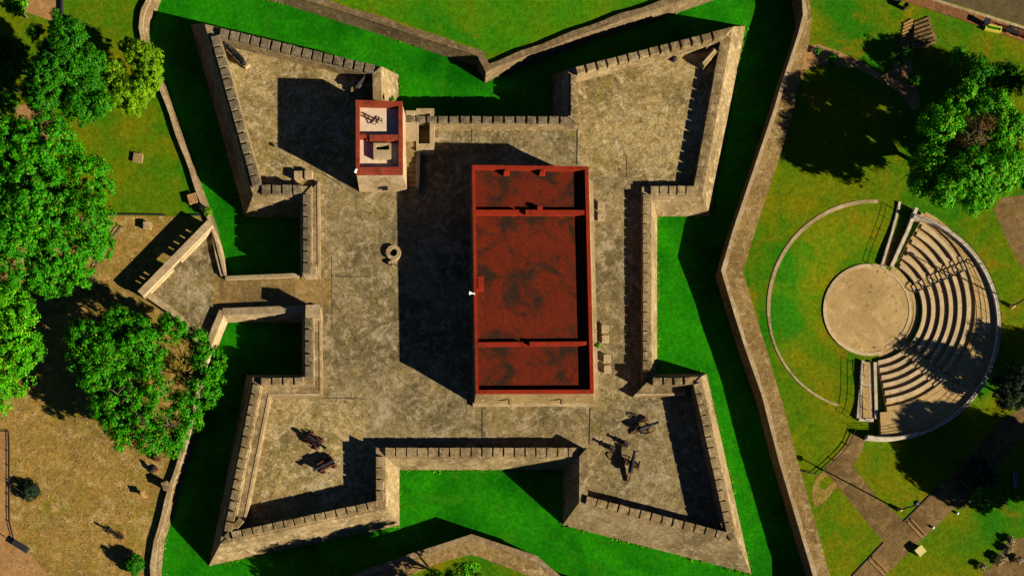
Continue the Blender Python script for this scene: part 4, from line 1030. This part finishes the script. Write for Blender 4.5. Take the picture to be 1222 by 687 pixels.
boxthing('crate', 188.5, 547, .6, .6, .45, 10, RUST, 'small reddish crate under the tree edge by the moat wall', 'crate')
boxthing('dark_trough', 26, 651.5, 2.0, .65, .4, -32, METAL, 'long dark trough at the corner of the low yard fence', 'trough')
def bench(px, py, deg, label, L=1.6, z=ZG, mat=None):
    b = P(px, py, z); az = math.radians(deg); f = Vector((math.cos(az), math.sin(az), 0)); s = Vector((-f.y, f.x, 0)); mat = mat or METAL
    t = thing('park_bench', label, 'bench', b)
    bm = BM()
    for k in (-.16, 0, .16): m = b + s*k; box(bm, (m.x, m.y, z+.44), (L, .12, .05), az, .01)
    mesh_obj('seat', bm, mat, t); bm = BM(); 
    for k in (.62, .80): m = b + s*.26; box(bm, (m.x, m.y, z+k), (L, .05, .12), az, .01)
    mesh_obj('backrest', bm, mat, t)
    for u in (-.42, .42):
        bm = BM(); m = b + f*L*u; box(bm, (m.x, m.y, z+.21), (.08, .42, .42), az, .01); q = m + s*.24; box(bm, (q.x, q.y, z+.62), (.06, .06, .5), az); mesh_obj('leg', bm, METAL, t)
def bin_(px, py, label, z=ZG):
    b = P(px, py, z); t = thing('litter_bin', label, 'bin', b)
    bm = BM(); lathe(bm, b, [(.22, 0), (.28, .75), (.24, .75), (.20, .3)], 16); mesh_obj('body', bm, METAL, t)
    bm = BM(); lathe(bm, b, [(.31, .74), (.31, .80), (.25, .80), (.25, .74)], 16); mesh_obj('rim', bm, METAL, t)
bin_(1078, 11, 'dark litter bin at the head of the stair flight')
#boxthing('litter_bin', 1078, 11, .55, .55, .9, 0, METAL, 'dark litter bin at the head of the stair flight', 'bin')
bench(1066, 1.5, -15, 'dark bench at the top edge beside the sidewalk')
bench(1209, 573, 96, 'faded blue bench in the deep shade near the photo edge', 1.9, ZG, BLUEP)
small_mortar(184, 560, 'small pale mortar on the dirt near the tree edge', 25, ZG)
t = thing('lectern_sign', 'small slanted lectern sign on the dirt beside the moat wall', 'sign', P(174, 591, ZG)); b = P(174, 591, ZG)
bm = BM(); box(bm, (b.x, b.y, ZG+.35), (.12, .5, .7), .4, .01); mesh_obj('stand', bm, METAL, t)
bm = BM(); box(bm, (b.x, b.y, ZG+.74), (.6, .85, .06), .4, .01, 1, Matrix.Rotation(.5, 4, 'Y')); mesh_obj('panel', bm, PINK, t)
# cannon in the yard
ORGz = ZG
t = thing('cannon', 'slim dark cannon lying in the dirt yard near the round bush', 'cannon', P(139, 637, ZG)); az = math.atan2(630-645, 123-150)*-1
az = math.radians(152)
c = P(146, 641, ZG+.5); mesh_obj('barrel', barrel_bm(2.4, .16, (c.x, c.y, ZG+.5), az, .03), IRON, t, smooth=True)
f = Vector((math.cos(az), math.sin(az), 0)); s = Vector((-f.y, f.x, 0))
for u in (.2, 1.7):
    for sg in (-1, 1): mesh_obj('wheel', wheel_bm(Vector((c.x, c.y, ZG+.24)) + f*u + s*sg*.32, az, .24, .1, 0), RUST, t)
bm = BM(); m = Vector((c.x, c.y, 0)) + f*.95; box(bm, (m.x, m.y, ZG+.30), (1.9, .4, .16), az, .02); mesh_obj('carriage', bm, WOOD, t)
# white stones along the brown path
for (x, y), lb in zip(((1142,612),(1149,605),(1157,598),(1113,629)), ('small white marker stone at the path edge, the lowest of three in a row', 'small white marker stone at the path edge, the middle of three in a row', 'small white marker stone at the path edge, the topmost of three in a row', 'small white marker stone lying on the brown path itself')):
    b = P(x, y, ZG); bm = BM(); lathe(bm, b, [(.16, 0), (.17, .15), (.1, .3), (.02, .34)], 8); solo('marker_stone', bm, LAMPW, b, lb, 'marker stone', 'white marker stones by the brown path')
# kerb lines across the brown path (shallow steps)
def bar(a, b_, wpx, z0, z1): 
    A, B = P2(*a, z1), P2(*b_, z1); d = (B-A).normalized(); nn = Vector((-d.y, d.x))*wpx*.05
    bm = BM(); prism(bm, [A-nn, B-nn, B+nn, A+nn], z0, z1); return bm
for a, b_, lb in (((1083.5,622.5),(1101,641.5),'pale step edge across the brown path by the street lamp'), ((1037.5,667.5),(1056,686.5),'pale step edge across the near end of the brown path')):
    t = thing('path_step', lb, 'step', P((a[0]+b_[0])/2, (a[1]+b_[1])/2, ZG))
    mesh_obj('edge_stone', bar(a, b_, 2.0, ZG, ZG+.09), PINK, t); mesh_obj('edge_stone', bar((a[0]+4, a[1]-3.6), (b_[0]+4, b_[1]-3.6), 2.0, ZG, ZG+.12), PINK, t)
# stair flight towards the road; its riser lines stand in for slatted shadows
t = thing('stair_flight', 'short outdoor stair flight whose riser lines stand in for slatted shadows near the road', 'stairs', P(1100, 40, ZG))
for k in range(6):
    y = 27 + k*5.0; z1 = ZG + .13*(k+1); x0 = 1091; x1 = 1109 + k*1.6
    bm = BM(); prism(bm, [P2(x, yy, z1) for x, yy in ((x0, y), (x1, y-7.5), (x1+1.6, y-3.4), (x0, y+4.4))][::-1], ZG-.05, z1); mesh_obj('tread', bm, PATHC, t)
bm = BM()
for k in range(9):
    y = 24+k*4.0; A, B = P2(1089, y, ZG), P2(1078-k*.8, y+6, ZG); d = (B-A).normalized(); nn = Vector((-d.y, d.x))*.11
    prism(bm, [A-nn, B-nn, B+nn, A+nn], ZG-.05, ZG+.12)
mesh_obj('side_ribs', bm, PINK, t)
# yellow framed planter on the sidewalk
t = thing('planter', 'yellow framed planter box with green plants on the brick sidewalk', 'planter', P(1185.5, 33, ZG)); zp = ZG+.1
pc = [P2(x, y, zp+.3) for x, y in ((1177,28),(1196,32.5),(1195,38.5),(1176,34.5))]
bm = BM(); ring(bm, pc, inset(pc, .13), zp-.05, zp+.3); mesh_obj('frame', bm, YEL, t)
bm = BM(); sheet(bm, [tuple(p) for p in reversed(inset(pc, .08))], zp+.22); mesh_obj('planting', bm, MOATG, t)
boxthing('shadow_block', 1174.5, 30, .6, .6, .75, -15, METAL, 'dark box standing in for the shadow beside the yellow planter', 'shadow box', ZG+.1)  # added dark box in place of the planter's cast shadow
bench(1206, 39.5, -17, 'dark bench on the sidewalk just past the yellow planter', 1.4, ZG+.1)
bench(1219, 43.5, -17, 'reddish bench on the sidewalk at the photo edge', 1.2, ZG+.1, RUST)
# weeds at the foot of the moat walls, fallen leaves in the yard and round the trees
def scatter_leaves(name, pts, zlo, zhi, s0, s1, mat, flat):
    pts = np.array(pts); n = len(pts)
    C = np.column_stack([pts, rng.uniform(zlo, zhi, n)]); Nn = rng.normal(size=(n, 3))*(1-flat) + np.array([0, 0, 1.0])
    me = leaf_mesh(name, C, Nn, rng.uniform(s0, s1, n), rng.uniform(.4, .8, n), mat, (0, 0, 0))
    o = bpy.data.objects.new(name, me); COL.objects.link(o); meta(o, kind='stuff'); return o
wp = []
lines = [(BASE[i], BASE[(i+1) % NV]) for i in range(NV) if i != 18] + [(W[k][i], W[k][i+1]) for k in W for i in range(len(W[k])-1)]
for p, q in lines:
    L = (q-p).length; d_ = (q-p).normalized(); n_ = Vector((-d_.y, d_.x))
    for _ in range(int(L*7)):
        u = random.random()*L
        if mnoise.noise(Vector((p.x+d_.x*u, p.y+d_.y*u, 5))*.35) < -.05: continue
        m = p + d_*u + n_*abs(random.gauss(0, .16)); wp.append((m.x, m.y))
o = scatter_leaves('wall_foot_weeds', wp, ZM+.01, ZM+.16, .07, .17, LF_LIME, .3)
meta(o, 'yellow green weeds growing along the foot of the moat walls', 'weeds')
yp = []
for _ in range(4200):
    q = P2(random.uniform(14, 200), random.uniform(270, 687), ZG)
    if mnoise.noise(Vector((q.x*.25, q.y*.25, 2))) > -.15: yp.append((q.x, q.y))
o = scatter_leaves('fallen_leaves', yp, ZG+.02, ZG+.05, .05, .12, LF_TAN, .8)
meta(o, 'pale fallen leaves scattered over the dirt yard', 'fallen leaves')
lp = []
for cx_, cy_, sp, n_ in ((1120,185,75,520),(1150,560,60,300),(150,150,70,260),(120,130,60,200),(1150,40,45,200),(548,670,30,120)):
    for _ in range(n_):
        q = P2(random.gauss(cx_, sp*.6), random.gauss(cy_, sp*.5), ZG)
        if (q-KC).length > KR+1.2 and not (P2(190, 0, ZG).x < q.x < P2(975, 0, ZG).x and q.y > P2(0, 640, ZG).y): lp.append((q.x, q.y))
o = scatter_leaves('fallen_leaves', lp[::2], ZG+.02, ZG+.05, .04, .09, LF_YEL, .8)
meta(o, 'yellowed fallen leaves scattered on the lawns under the trees', 'fallen leaves')
